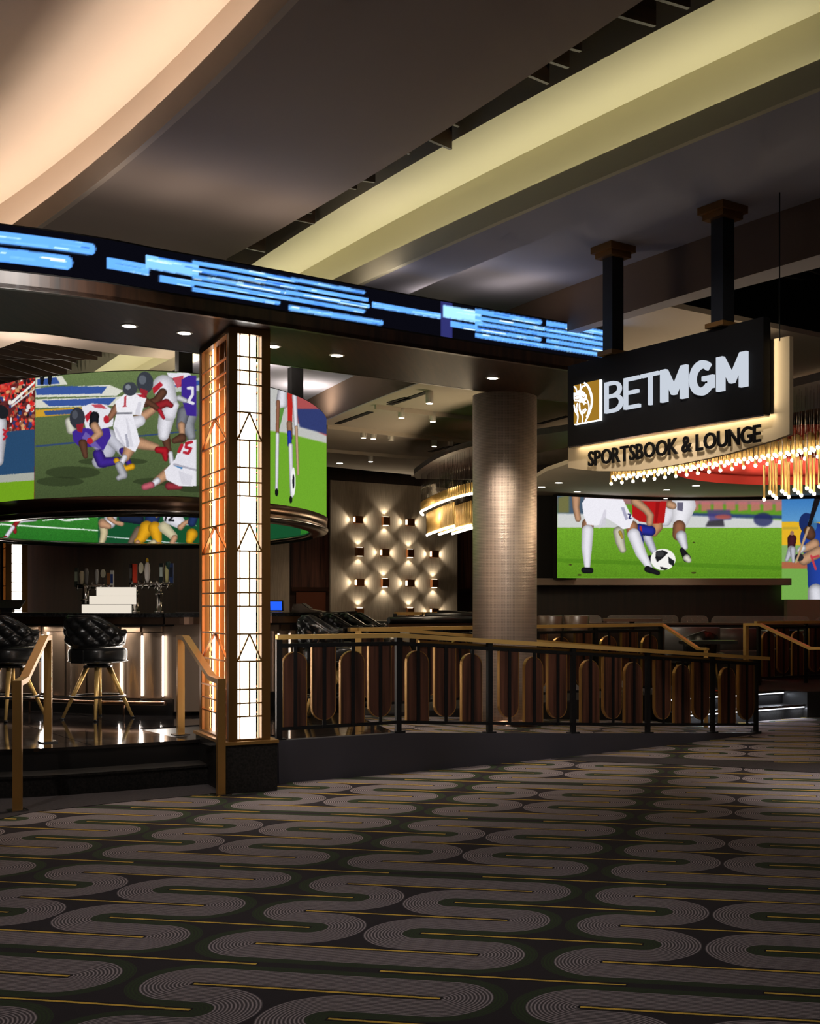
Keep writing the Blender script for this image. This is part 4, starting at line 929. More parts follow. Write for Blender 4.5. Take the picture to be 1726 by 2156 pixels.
# ---------------------------------------------------------------- pictures shown on the halo
SKIN, SKIN2, WHT, REDC, PUR, GLD = (196, 150, 116), (96, 62, 46), (226, 224, 232), (178, 36, 50), (62, 40, 140), (226, 168, 30)
c = Canvas(-120, 770, 700, 1100, (92, 106, 66), 2); c.T = (0, 440, .3824)
c.vgrad(870, 1610, (104, 122, 76), (66, 80, 48)); c.noise(.10, 2, 1)
for q, col in (([(195, 985), (600, 968), (680, 1000), (640, 1028), (195, 1036)], (226, 224, 214)), ([(195, 990), (300, 975), (590, 976), (560, 1016), (200, 1024)], (44, 74, 150)), ([(195, 1048), (700, 1030), (690, 1082), (195, 1094)], (222, 220, 208)), ([(230, 1054), (640, 1038), (600, 1078), (270, 1086)], (44, 74, 150)), ([(195, 1106), (500, 1086), (510, 1122), (195, 1146)], (214, 160, 44)), ([(240, 1112), (420, 1100), (410, 1126), (250, 1136)], (44, 74, 140)), ([(195, 930), (340, 918), (372, 966), (195, 976)], (222, 220, 208)), ([(205, 938), (310, 926), (330, 962), (205, 970)], (44, 74, 150)), ([(195, 1302), (1080, 1214), (1080, 1222), (195, 1312)], (50, 70, 110)), ([(860, 950), (1100, 930), (1100, 1000), (880, 1010)], (190, 196, 190)), ([(880, 960), (1100, 944), (1100, 970), (890, 984)], (44, 74, 150))): c.poly(q, col, .92)
for x in (232, 275): c.limb([(x, 905, 14), (x - 2, 960, 9)], (24, 26, 30))
for e_ in ((400, 1450, 150, 34), (620, 1390, 190, 22), (330, 1500, 130, 26), (900, 1500, 170, 22), (1060, 1540, 80, 20)): c.ell(*e_, (38, 46, 28), .55)
# right-hand players
c.poly([(918, 902), (1040, 900), (1062, 930), (1000, 960), (985, 985), (940, 950)], WHT); c.limb([(940, 945, 16), (942, 985, 12)], SKIN2); c.poly([(950, 930), (1010, 915), (1000, 975), (975, 985)], REDC, .8)
c.limb([(1040, 1120, 52), (1030, 1180, 40), (1052, 1250, 24)], (150, 152, 160)); c.limb([(1010, 1120, 34), (995, 1195, 26)], (120, 122, 130)); c.limb([(998, 1190, 20), (1004, 1255, 14)], SKIN)
c.poly([(1000, 938), (1040, 915), (1080, 918), (1080, 1140), (1028, 1136), (1000, 1050)], PUR); c.limb([(1035, 985, 8), (1060, 985, 8), (1060, 1020, 8), (1036, 1060, 8), (1062, 1070, 8)], WHT, 1)
c.limb([(985, 1040, 16), (1020, 1055, 13)], (200, 200, 206))
c.limb([(905, 1230, 30), (925, 1320, 17), (940, 1370, 13)], SKIN2); c.limb([(938, 1345, 13), (944, 1395, 13)], WHT); c.limb([(1000, 1260, 26), (960, 1275, 16)], SKIN2)
c.limb([(900, 975, 62), (930, 1080, 50), (905, 1200, 40), (900, 1245, 30)], WHT, .7); c.poly([(838, 985), (880, 950), (898, 968), (845, 1020)], REDC); c.limb([(930, 1120, 46), (965, 1080, 20)], WHT, .75)
c.limb([(895, 1010, 24), (860, 1055, 22), (800, 1075, 17)], SKIN2); c.ell(797, 955, 46, 60, (56, 60, 68)); c.ell(784, 940, 20, 26, (120, 126, 136), .6); c.poly([(770, 985), (812, 1000), (806, 1040), (770, 1010)], (150, 40, 50))
c.limb([(735, 1175, 34), (790, 1140, 26), (850, 1098, 20)], SKIN); c.limb([(730, 1180, 38), (770, 1165, 30)], WHT, .75); c.limb([(860, 1088, 22), (915, 1066, 22), (940, 1080, 15)], (150, 36, 44))
# number 42 and the tackled player
c.limb([(380, 1170, 24), (392, 1215, 26)], (214, 212, 196)); c.limb([(560, 1270, 60), (590, 1330, 44), (545, 1390, 38)], (190, 190, 204), .7); c.limb([(600, 1250, 40), (655, 1310, 28), (690, 1360, 18)], (196, 196, 208), .7)
c.limb([(540, 1350, 30), (560, 1395, 30), (650, 1385, 20)], PUR); c.limb([(672, 1330, 17), (712, 1405, 14)], PUR); c.limb([(640, 1385, 16), (690, 1430, 15), (725, 1418, 18)], GLD)
c.poly([(398, 1225), (440, 1205), (600, 1205), (610, 1250), (568, 1330), (520, 1310), (440, 1312), (402, 1275)], PUR); c.poly([(470, 1225), (500, 1250), (560, 1320), (530, 1330), (450, 1260)], (150, 140, 190), .5); c.limb([(455, 1290, 24), (470, 1360, 14)], SKIN2)
c.poly([(448, 1090), (500, 1070), (570, 1074), (628, 1110), (620, 1195), (540, 1215), (470, 1205)], WHT); c.poly([(466, 1140), (500, 1108), (512, 1126), (478, 1175)], REDC); c.poly([(500, 1075), (560, 1076), (590, 1100), (520, 1092)], REDC, .8); c.limb([(520, 1165, 6), (500, 1190, 6)], REDC, 1)
c.limb([(520, 1140, 26), (515, 1190, 24)], (30, 30, 36)); c.limb([(520, 1195, 24), (545, 1235, 22), (500, 1275, 16)], SKIN); c.ell(494, 1276, 17, 18, REDC); c.ell(425, 1150, 42, 58, (50, 52, 60)); c.ell(412, 1132, 16, 24, (96, 100, 110), .6); c.poly([(420, 1185), (460, 1180), (452, 1232), (424, 1222)], (140, 34, 46))
# number 1
c.limb([(770, 1290, 34), (860, 1312, 20)], SKIN); c.limb([(868, 1325, 18), (905, 1330, 22), (912, 1378, 12)], (172, 30, 40)); c.limb([(715, 1315, 34), (690, 1370, 22)], SKIN); c.limb([(686, 1365, 15), (668, 1400, 16)], WHT); c.limb([(655, 1410, 22), (680, 1465, 22), (652, 1480, 14)], (176, 176, 182))
c.poly([(642, 1120), (726, 1120), (770, 1280), (744, 1338), (690, 1310), (640, 1260), (622, 1200)], (232, 230, 238)); c.poly([(690, 1150), (700, 1150), (735, 1310), (715, 1310)], (200, 198, 208), .6)
c.limb([(790, 1050, 22), (850, 1085, 14), (885, 1115, 10)], SKIN2); c.limb([(878, 1108, 13), (900, 1150, 9)], REDC); c.limb([(640, 1095, 22), (610, 1140, 16), (590, 1165, 12)], (150, 104, 80)); c.ell(585, 1158, 16, 22, REDC)
c.poly([(634, 1060), (690, 1014), (772, 1014), (806, 1040), (775, 1135), (700, 1130), (645, 1136)], (236, 234, 240)); c.poly([(684, 1034), (696, 1026), (692, 1082), (700, 1088), (672, 1090), (682, 1080)], REDC); c.poly([(748, 1018), (790, 1022), (806, 1042), (770, 1034)], REDC); c.ell(715, 990, 40, 38, (60, 64, 72)); c.ell(704, 980, 14, 14, (170, 176, 186), .6)
c.poly([(640, 1118), (728, 1118), (728, 1128), (640, 1130)], (120, 120, 130)); c.poly([(688, 1240), (700, 1236), (712, 1312), (696, 1312)], (150, 150, 166), .8); c.poly([(626, 1200), (640, 1200), (690, 1300), (680, 1310)], (196, 194, 206), .7); c.poly([(760, 1060), (778, 1060), (770, 1130), (740, 1132)], (200, 198, 208), .7)
# number 15 on the ground
c.limb([(930, 1450, 32), (860, 1500, 22)], SKIN); c.limb([(866, 1495, 18), (835, 1520, 15)], WHT); c.limb([(830, 1520, 20), (795, 1530, 18)], (196, 96, 110)); c.limb([(930, 1525, 22), (990, 1530, 14)], (150, 50, 60))
c.poly([(905, 1440), (960, 1380), (1080, 1420), (1080, 1525), (985, 1525), (915, 1490)], (228, 226, 234)); c.poly([(955, 1400), (985, 1320), (1030, 1275), (1080, 1268), (1080, 1435)], (224, 222, 230)); c.poly([(962, 1402), (1006, 1424), (1000, 1432), (958, 1414)], (40, 120, 180)); c.poly([(955, 1398), (1080, 1432), (1080, 1442), (952, 1410)], (170, 168, 180)); c.poly([(980, 1440), (1060, 1470), (1050, 1520), (1000, 1515)], (206, 204, 214), .7)
c.limb([(1000, 1300, 9), (985, 1335, 9)], REDC, 1); c.limb([(1055, 1282, 8), (1025, 1290, 8), (1022, 1312, 8), (1050, 1318, 8), (1036, 1345, 8), (1012, 1340, 8)], REDC, 1)
# left neighbour screen: stand, wall and pitch
c.poly([(-400, 860), (192, 860), (190, 1620), (-400, 1620)], (96, 40, 40)); rr = random.Random(3)
for i in range(900): c.ell(rr.uniform(-320, 186), rr.uniform(930, 1235), rr.uniform(5, 12), rr.uniform(6, 15), rr.choice([(214, 40, 36), (226, 60, 48), (240, 236, 230), (30, 26, 30), (150, 96, 70), (210, 160, 110), (40, 60, 120), (200, 50, 40), (96, 30, 30)]), .9)
c.poly([(-400, 930), (100, 930), (20, 1010), (-400, 1010)], (216, 52, 44), .7); c.poly([(60, 1060), (192, 945), (192, 958), (64, 1078)], (236, 234, 226)); c.poly([(60, 1082), (192, 985), (192, 992), (64, 1092)], (210, 210, 204))
c.poly([(-400, 1260), (190, 1212), (188, 1452), (-400, 1500)], (40, 72, 106)); c.poly([(-400, 1496), (188, 1450), (188, 1492), (-400, 1540)], (166, 168, 158)); c.poly([(-400, 1536), (188, 1492), (186, 1620), (-400, 1620)], (112, 158, 30))
c.limb([(-10, 1180, 48), (-30, 1300, 60), (-20, 1380, 40)], WHT); c.ell(14, 1120, 32, 36, (30, 32, 36)); c.limb([(18, 1215, 6), (34, 1225, 6), (20, 1240, 6), (36, 1252, 6), (20, 1268, 6)], REDC, 1)
# right screen: soccer seen from the side
c.poly([(1240, 860), (1800, 860), (1800, 1900), (1240, 1900)], (110, 166, 44)); c.poly([(1240, 900), (1800, 900), (1800, 1290), (1560, 1230), (1240, 1190)], (190, 190, 186)); c.poly([(1600, 980), (1800, 1000), (1800, 1250), (1640, 1180)], (170, 80, 80)); c.poly([(1630, 1100), (1800, 1100), (1800, 1240), (1650, 1200)], (50, 60, 110))
c.blur(3, (c.gx > 1260 * .3824 * 2 + 240)); c.limb([(1555, 1000, 26), (1550, 1070, 34)], WHT); c.poly([(1520, 1100), (1565, 1090), (1550, 1160), (1530, 1240)], (90, 140, 60)); c.limb([(1530, 1060, 10), (1526, 1240, 9)], (150, 100, 76)); c.limb([(1526, 1240, 10), (1522, 1540, 8)], WHT); c.ell(1522, 1560, 9, 22, (20, 20, 22))
c.poly([(1580, 1010), (1612, 1020), (1606, 1200), (1584, 1190)], (186, 40, 34)); c.limb([(1592, 1180, 16), (1596, 1260, 13)], (150, 106, 80)); c.limb([(1592, 1230, 12), (1594, 1300, 11)], (40, 56, 170)); c.limb([(1598, 1300, 12), (1606, 1580, 9)], WHT); c.limb([(1620, 1030, 14), (1628, 1200, 10)], WHT); c.limb([(1630, 1200, 8), (1640, 1460, 7)], (196, 160, 130)); c.ell(1614, 1500, 12, 78, (240, 240, 238)); c.ell(1614, 1500, 6, 40, (30, 30, 36)); c.ell(1600, 1600, 8, 20, (20, 20, 22))
c.noise(.06, 1, 1); c.done()
i0 = min(range(len(HP)), key=lambda i: (Vector(HP[i]) - Vector((-7.4, 14.7))).length)
arcp = HP[i0:] + HP[:60]
picture('outer_screen', arcp, HZ0, HZ1 - .01, c, 'screen', hl, .0075, .0075, .006)
# screens on the inside of the far rim
c = Canvas(-60, 1060, 640, 1170, (30, 92, 36), 2); c.T = (0, 1020, .2433)
c.vgrad(180, 560, (58, 130, 48), (34, 104, 32)); c.noise(.14, 2, 1)
c.poly([(-300, 318), (845, 392), (845, 402), (-300, 332)], (220, 232, 220)); c.poly([(420, 258), (845, 276), (845, 284), (420, 266)], (210, 224, 210))
for q in ([(355, 312), (470, 292), (470, 302), (400, 314)], [(480, 296), (560, 288), (540, 304), (620, 300), (640, 314), (560, 318)], [(600, 296), (760, 288), (770, 300), (640, 310)], [(670, 262), (845, 264), (845, 276), (690, 278)]): c.poly(q, (222, 230, 222))
c.limb([(300, 290, 28), (190, 312, 18), (150, 330, 12)], WHT); c.limb([(165, 300, 20), (120, 360, 20), (130, 410, 16)], (150, 32, 36)); c.limb([(110, 370, 18), (60, 440, 18), (46, 470, 12)], WHT); c.limb([(46, 462, 20), (30, 490, 18)], (160, 26, 34))
c.poly([(845, 200), (2600, 200), (2600, 600), (845, 600)], (22, 78, 44)); c.poly([(920, 446), (1700, 518), (1700, 526), (920, 454)], (200, 214, 210)); c.poly([(1060, 310), (1700, 352), (1700, 358), (1060, 316)], (190, 206, 200))
c.limb([(890, 330, 40), (900, 420, 34), (870, 540, 20)], (206, 190, 150)); c.limb([(960, 250, 60), (950, 330, 50)], WHT); c.limb([(890, 340, 40), (940, 360, 24)], SKIN); c.limb([(950, 290, 26), (1000, 330, 16), (1050, 340, 22)], SKIN)
c.limb([(1060, 250, 30), (1190, 232, 22)], SKIN); c.limb([(1060, 290, 34), (1200, 300, 44)], (30, 40, 64)); c.limb([(1200, 400, 40), (1140, 480, 26), (1120, 520, 20)], (120, 100, 84)); c.limb([(1100, 520, 12), (1130, 540, 12)], WHT)
c.limb([(1320, 270, 66), (1310, 320, 60)], (36, 54, 100)); c.limb([(1290, 245, 10), (1330, 262, 10)], GLD, 1); c.limb([(1350, 240, 10), (1385, 262, 10), (1350, 276, 8)], GLD, 1); c.limb([(1270, 380, 66), (1225, 460, 44), (1190, 490, 30)], (226, 164, 30), .6); c.limb([(1340, 380, 60), (1360, 470, 40), (1370, 520, 24)], (226, 164, 30), .6); c.limb([(1190, 500, 22), (1185, 560, 20)], SKIN); c.limb([(1370, 520, 24), (1368, 560, 22)], SKIN); c.limb([(1250, 560, 30), (1330, 500, 26)], (206, 190, 150))
c.limb([(1420, 370, 50), (1500, 450, 36)], (206, 196, 160), .7); c.limb([(1510, 460, 26), (1470, 540, 20)], SKIN); c.limb([(1470, 280, 62), (1540, 320, 56)], WHT, .8); c.limb([(1470, 262, 9), (1500, 270, 9), (1460, 310, 9), (1500, 312, 9)], (24, 24, 28), 1); c.limb([(1440, 260, 8), (1430, 310, 8)], (24, 24, 28), 1); c.limb([(1560, 370, 26), (1600, 330, 18), (1660, 310, 16)], SKIN); c.limb([(1660, 430, 50), (1640, 480, 34)], (226, 164, 30)); c.limb([(1680, 260, 40), (1660, 330, 36)], (36, 54, 100))
c.noise(.05); c.done()
inner = [Vector(p) for p in HP[64:112]]
pin = offset([Vector((p[0], p[1], 0)) for p in inner], -.16)
z0i = H + (HY - 1150) * 20.6 / F
obj('inner_frame', MB().sweep([Vector((p[0], p[1], 0)) for p in inner], [(-.14, z0i - .03), (-.14, z0i + 1.0), (-.10, z0i + 1.0), (-.10, z0i - .03)]), 'black_matte', hl)
picture('inner_screen', [(p[0], p[1]) for p in pin], z0i, z0i + .95, c, 'screen', hl, .011, .011, -.004)
# ---------------------------------------------------------------- bar counters
ZCT = 1.425                                                   # counter top height
def counter(root, face, over, end_cap=True):
    top = [Vector((p[0], p[1], 0)) for p in face]
    obj('countertop', MB().sweep(top, [(over + .02, ZCT - .04), (over + .02, ZCT), (-.45, ZCT), (-.45, ZCT - .04)]), 'granite', root)
    obj('edge_band', MB().sweep(top, [(over, ZCT - .115), (over, ZCT - .04), (-.1, ZCT - .04), (-.1, ZCT - .115)]), 'bronze', root)
    obj('under_edge', MB().sweep(top, [(over - .02, ZCT - .135), (over - .02, ZCT - .115), (-.1, ZCT - .115), (-.1, ZCT - .135)]), 'black_matte', root)
    obj('body', MB().sweep(top, [(-.02, ZP), (-.02, ZCT - .13), (-.4, ZCT - .13), (-.4, ZP)]), 'taupe_metal', root)
    obj('plinth', MB().sweep(top, [(.05, ZP), (.05, ZP + .17), (-.02, ZP + .17), (-.02, ZP)]), 'black_paint', root)
def panels(root, face, x0s, wpx, strips):
    poly = [tuple(p)[:2] for p in face]
    for x in x0s:
        a = Vector(((x - CX) * hit(poly, x) / F, hit(poly, x))); b = Vector(((x + wpx - CX) * hit(poly, x + wpx) / F, hit(poly, x + wpx))); t = (b - a).normalized(); r = Vector((t[1], -t[0])); L = (b - a).length
        prof = [(L * i / 10, .012 + .028 * math.sin(math.pi * i / 10)) for i in range(11)]
        out = [a + t * u + r * o for u, o in prof] + [b, a]
        obj('front_panel', MB().slab(out, ZP + .18, ZCT - .21), 'taupe_metal', root)
        obj('header_panel', MB().slab([a + r * .03, b + r * .03, b, a], ZCT - .20, ZCT - .14), 'taupe_metal', root)
    for x in strips:
        Y = hit(poly, x); q = Vector(((x - CX) * Y / F, Y)); r = Vector((0, -1))
        obj('light_strip', MB().box((q[0], q[1] - .012, (ZP + .2 + ZCT - .24) / 2), (.014, .02, ZCT - .24 - ZP - .2), 0), 'led_white', root)
BA = spline([(-8.6, 15.2), (-7.2, 14.2), (-5.92, 13.39), (-5.0, 12.92), (-4.45, 12.76), (-4.06, 12.7)], 8)
ba = thing('bar_counter', 'curved bar with granite top and white light strips behind the left stools', 'bar', (-5, 12.9, ZP))
counter(ba, BA, .26)
panels(ba, BA, [-40, 2, 46, 98, 142, 186, 214, 259, 303], 39, [-6, 91, 256, 300, 344])
q = Vector(BA[-1]); obj('end_panel', MB().slab([q + Vector((-.02, -.02)), q + Vector((.3, .02)), q + Vector((.3, .5)), q + Vector((-.02, .5))], ZP + .04, ZCT - .12), 'taupe_metal', ba)
obj('end_top', MB().slab([q + Vector((-.02, -.28))] + [q + Vector((.13 + .26 * math.cos(a), -.02 + .26 * math.sin(a))) for a in [R(-90 + 90 * i / 8) for i in range(9)]] + [q + Vector((.39, .45)), q + Vector((-.02, .45))], ZCT - .04, ZCT), 'granite', ba)
obj('end_edge', MB().slab([q + Vector((-.02, -.26))] + [q + Vector((.13 + .24 * math.cos(a), -.02 + .24 * math.sin(a))) for a in [R(-90 + 90 * i / 8) for i in range(9)]] + [q + Vector((.37, .43)), q + Vector((-.02, .43))], ZCT - .115, ZCT - .04), 'bronze', ba)
fr = offset([Vector((p[0], p[1], ZP + .14)) for p in BA], .2)
obj('foot_rail', MB().tube(fr, .022, 10), 'bronze', ba)
for i in (10, 18, 26, 31): p = fr[i]; g_ = offset([Vector((p[0], p[1], ZP + .14)) for p in BA], .04)[i]; obj('foot_rail_bracket', MB().tube([(p[0], p[1], ZP), p], .012, 6).bar((p[0], p[1], p[2]), (g_[0], g_[1], p[2]), .02, .02), 'bronze', ba)
for x in (91, 256, 300, 344): Y = hit([tuple(p) for p in BA], x); light('bar_strip_lamp', 'AREA', ((x - CX) * Y / F, Y - .05, .85), 3.2, (1, .9, .8), rot=(R(-90), 0, 0), size=.03, size_y=.75)
for i in range(8, 32, 3): p = offset([Vector((q_[0], q_[1], 0)) for q_ in BA], .16)[i]; light('under_counter_lamp', 'AREA', (p[0], p[1], ZCT - .15), 2.4, (1, .86, .7), rot=(0, 0, 0), size=.3, size_y=.05)
BB = spline([(-3.6, 13.75), (-3.3, 13.7), (-3.1, 13.95), (-3.0, 14.5), (-2.95, 16.2)], 8)
bb = thing('bar_counter', 'part of the bar with granite top seen just right of the lattice column', 'bar', (-2.9, 14, ZP))
counter(bb, BB, .2); panels(bb, BB[:26], [545, 566, 588, 610], 19, [586, 608])
BC = [Vector((-2.75, 17.2)), Vector((-2.2, 17.45)), Vector((-1.75, 18.0))]
# ---------------------------------------------------------------- tap towers, light boxes, tills on the bar
def on_bar(x, Y, z=ZCT): return Vector(((x - CX) * Y / F, Y, z))
YT = 13.32
def zpix(y, Y=YT): return H + (HY - y) * Y / F
handle_cols = {}
def hcol(c, r=.35):
    k = 'tap_%d_%d_%d' % c
    if k not in M: mat(k, rgb(*c), r)
    return k
def tap_handle(root, x, y0, y1, wpx, col, shape, Y=YT, col2=None):
    X_ = (x - CX) * Y / F; z0, z1 = zpix(y0, Y), zpix(y1, Y); w_ = wpx * Y / F / 2; L = z1 - z0
    if shape == 'paddle': mb = MB().box((X_, Y, (z0 + z1) / 2), (w_ * 2, .022, L))
    elif shape == 'bowling': mb = MB().lathe([(w_ * .35, z0), (w_ * .8, z0 + L * .2), (w_, z0 + L * .5), (w_ * .75, z0 + L * .75), (w_ * .4, z0 + L * .84)], (X_, Y, 0), 14)
    elif shape == 'disc': mb = MB().lathe([(w_ * .3, z0), (w_ * .25, z0 + L * .45)], (X_, Y, 0), 10)
    else: mb = MB().lathe([(w_ * .45, z0), (w_ * .8, z0 + L * .3), (w_, z0 + L * .8), (w_ * .6, z1)], (X_, Y, 0), 12)
    h = obj('tap_handle', mb, hcol(col), root)
    if shape == 'disc': obj('badge', MB().add([(X_ + w_ * math.cos(a) * s_, Y - .012 * (1 if s_ else 1), z0 + L * .7 + L * .27 * math.sin(a) * s_) for s_ in (1,) for a in [2 * math.pi * i / 20 for i in range(20)]] + [(X_ + w_ * math.cos(a), Y + .012, z0 + L * .7 + L * .27 * math.sin(a)) for a in [2 * math.pi * i / 20 for i in range(20)]], [tuple(range(20)), tuple(range(20, 40))[::-1]] + [(i, (i + 1) % 20, 20 + (i + 1) % 20, 20 + i) for i in range(20)]), hcol(col2 or (214, 206, 180)), h); 
    if col2 and shape == 'bowling': obj('finial', MB().lathe([(w_ * .42, z0 + L * .84), (w_ * .5, z0 + L * .92), (w_ * .25, z1)], (X_, Y, 0), 12), hcol(col2), h)
    if col2 and shape == 'paddle': obj('badge', MB().box((X_, Y - .013, z0 + L * .55), (w_ * 1.5, .008, L * .5)), hcol(col2), h)
    return h
t2 = thing('tap_tower', 'steel beer tap tower with a red handle, right of the white boxes', 'tap tower', tuple(on_bar(318, YT)), 'beer tap towers')
for x in (285, 335):
    q = on_bar(x, YT); obj('pillar', MB().lathe([(.045, 0), (.045, .015), (.03, .02), (.03, .19), (.042, .2), (.042, .215), (.026, .22), (.026, .27), (.05, .31)], q, 18), 'steel', t2)
a, b = on_bar(273, YT, zpix(1231)), on_bar(364, YT, zpix(1231)); obj('manifold', MB().tube([a, b], .027, 14), 'steel', t2)
for i in range(7): q = a.lerp(b, (i + .5) / 7); obj('faucet', MB().tube([q + Vector((0, -.02, 0)), q + Vector((0, -.07, -.004)), q + Vector((0, -.085, -.05))], .009, 8).tube([q + Vector((0, -.02, 0)), q + Vector((0, -.02, .045))], .008, 8), 'steel', t2)
tap_handle(t2, 276, 1230, 1188, 7, (24, 22, 22), 'paddle', col2=(70, 66, 62)); tap_handle(t2, 283, 1227, 1187, 11, (196, 54, 28), 'paddle'); tap_handle(t2, 297, 1226, 1183, 9, (30, 14, 14), 'disc'); tap_handle(t2, 310, 1228, 1175, 12, (224, 214, 206), 'bowling', col2=(214, 176, 40)); tap_handle(t2, 340, 1226, 1186, 8, (22, 34, 30), 'paddle', col2=(190, 200, 190)); tap_handle(t2, 351, 1229, 1190, 9, (214, 204, 140), 'round'); tap_handle(t2, 361, 1228, 1186, 8, (40, 60, 110), 'paddle', col2=(24, 30, 44)); tap_handle(t2, 354, 1200, 1182, 11, (30, 66, 56), 'round')
t1 = thing('tap_tower', 'steel beer tap tower with two bent pipes behind the white boxes on the bar', 'tap tower', tuple(on_bar(200, YT + .2)), 'beer tap towers')
Y1 = YT + .2
for x in (180, 226):
    q = on_bar(x, Y1); zt_ = zpix(1236, Y1); obj('bent_pipe', MB().tube([(q[0], q[1], ZCT), (q[0], q[1], zt_ - .09), (q[0] - .006, q[1] + .02, zt_ - .03), (q[0] - .02, q[1] + .06, zt_), (q[0] - .05, q[1] + .12, zt_)], .034, 14), 'steel', t1); obj('flange', MB().lathe([(.052, 0), (.052, .02), (.04, .03)], (q[0], q[1], zt_ - .16), 16), 'steel', t1)
a, b = on_bar(162, Y1 + .1, zpix(1234, Y1)), on_bar(238, Y1 + .1, zpix(1236, Y1)); obj('manifold', MB().tube([a, b], .026, 12), 'steel', t1)
for i in range(6): q = a.lerp(b, (i + .5) / 6); obj('faucet', MB().tube([q, q + Vector((0, -.06, .0)), q + Vector((0, -.07, -.05))], .009, 8).tube([q, q + Vector((0, 0, .045))], .008, 8), 'steel', t1)
for x, y0, y1, w_, col, sh, c2 in ((161, 1236, 1196, 7, (34, 42, 34), 'paddle', (150, 160, 140)), (172, 1232, 1202, 10, (196, 180, 150), 'round', None), (182, 1232, 1197, 9, (120, 116, 112), 'round', None), (204, 1232, 1199, 8, (176, 172, 168), 'round', None), (217, 1230, 1198, 9, (24, 22, 20), 'disc', (206, 200, 176)), (229, 1232, 1206, 7, (150, 92, 44), 'paddle', None), (236, 1240, 1201, 7, (216, 214, 210), 'paddle', (36, 62, 130))): tap_handle(t1, x, y0, y1, w_, col, sh, Y1 + .1, c2)
for k, (x0, x1, y0, y1, lab) in enumerate(((171, 264, 1293.5, 1276, 'lowest'), (187, 274, 1277, 1262, 'middle'), (202, 274, 1261.5, 1247, 'topmost'))):
    Yb = 12.93 + .04 * k; a, b = D(x0, y0, Yb), D(x1, y1, Yb)
    o = obj('light_box', MB().box(((a[0] + b[0]) / 2, Yb + .1, ZCT + .093 * k + .046), (b[0] - a[0] - .01, .2, .09)), 'acrylic_glow', None, ((a[0] + b[0]) / 2, Yb + .13, a[2])); tag(o, lab + ' of the three glowing cream display boxes stacked on the bar', 'display box', 'stacked display boxes')
q = on_bar(12, 13.6); kb = thing('till_screen', 'dark tilted till screen on the bar at the left picture edge', 'till', tuple(q))
obj('screen', MB().box((q[0], q[1], ZCT + .09), (.36, .3, .02), .2, R(18)), 'black_paint', kb); obj('stand', MB().box((q[0], q[1] + .05, ZCT + .045), (.12, .12, .088), .2), 'black_paint', kb)
q = on_bar(582, 14.25); tb_ = thing('tablet', 'small tablet with a blue screen on the bar right of the lattice column', 'tablet', tuple(q))
mbx = MB().box((q[0], q[1], ZCT + .075), (.16, .012, .13), .3, R(-18)); obj('case', mbx, 'black_paint', tb_); obj('screen', MB().box((q[0] - .002, q[1] - .009, ZCT + .075), (.135, .004, .105), .3, R(-18)), 'tablet_blue', tb_)
q = on_bar(640, 14.6); rg = thing('till', 'pale sloping till console on the bar beside the tufted stools', 'till', tuple(q))
obj('body', MB().plate([(q[0] - .13, q[1] - .12, ZCT), (q[0] - .11, q[1] - .12, ZCT + .1), (q[0] - .02, q[1] - .12, ZCT + .1), (q[0] + .08, q[1] - .12, ZCT + .035), (q[0] + .24, q[1] - .12, ZCT + .01), (q[0] + .24, q[1] - .12, ZCT)], (0, .26, 0)), 'beige_trim', rg)
obj('screen', MB().plate([(q[0] - .01, q[1] - .1, ZCT + .101), (q[0] + .075, q[1] - .1, ZCT + .042), (q[0] + .075, q[1] + .12, ZCT + .042), (q[0] - .01, q[1] + .12, ZCT + .101)], (.004, 0, .006)), 'black_paint', rg)
q = on_bar(388, 13.2); sk = thing('bar_sink', 'bright steel bar sink station between the bar end and the lattice column', 'sink', (q[0], q[1], ZP))
obj('cabinet', MB().box((q[0] + .02, q[1] + .25, (ZP + 1.3) / 2), (.5, .4, 1.3 - ZP)), 'taupe_metal', sk); obj('basin', MB().box((q[0] + .02, q[1] + .25, 1.32), (.52, .42, .05)).box((q[0] + .02, q[1] + .45, 1.38), (.52, .02, .1)), 'steel', sk)
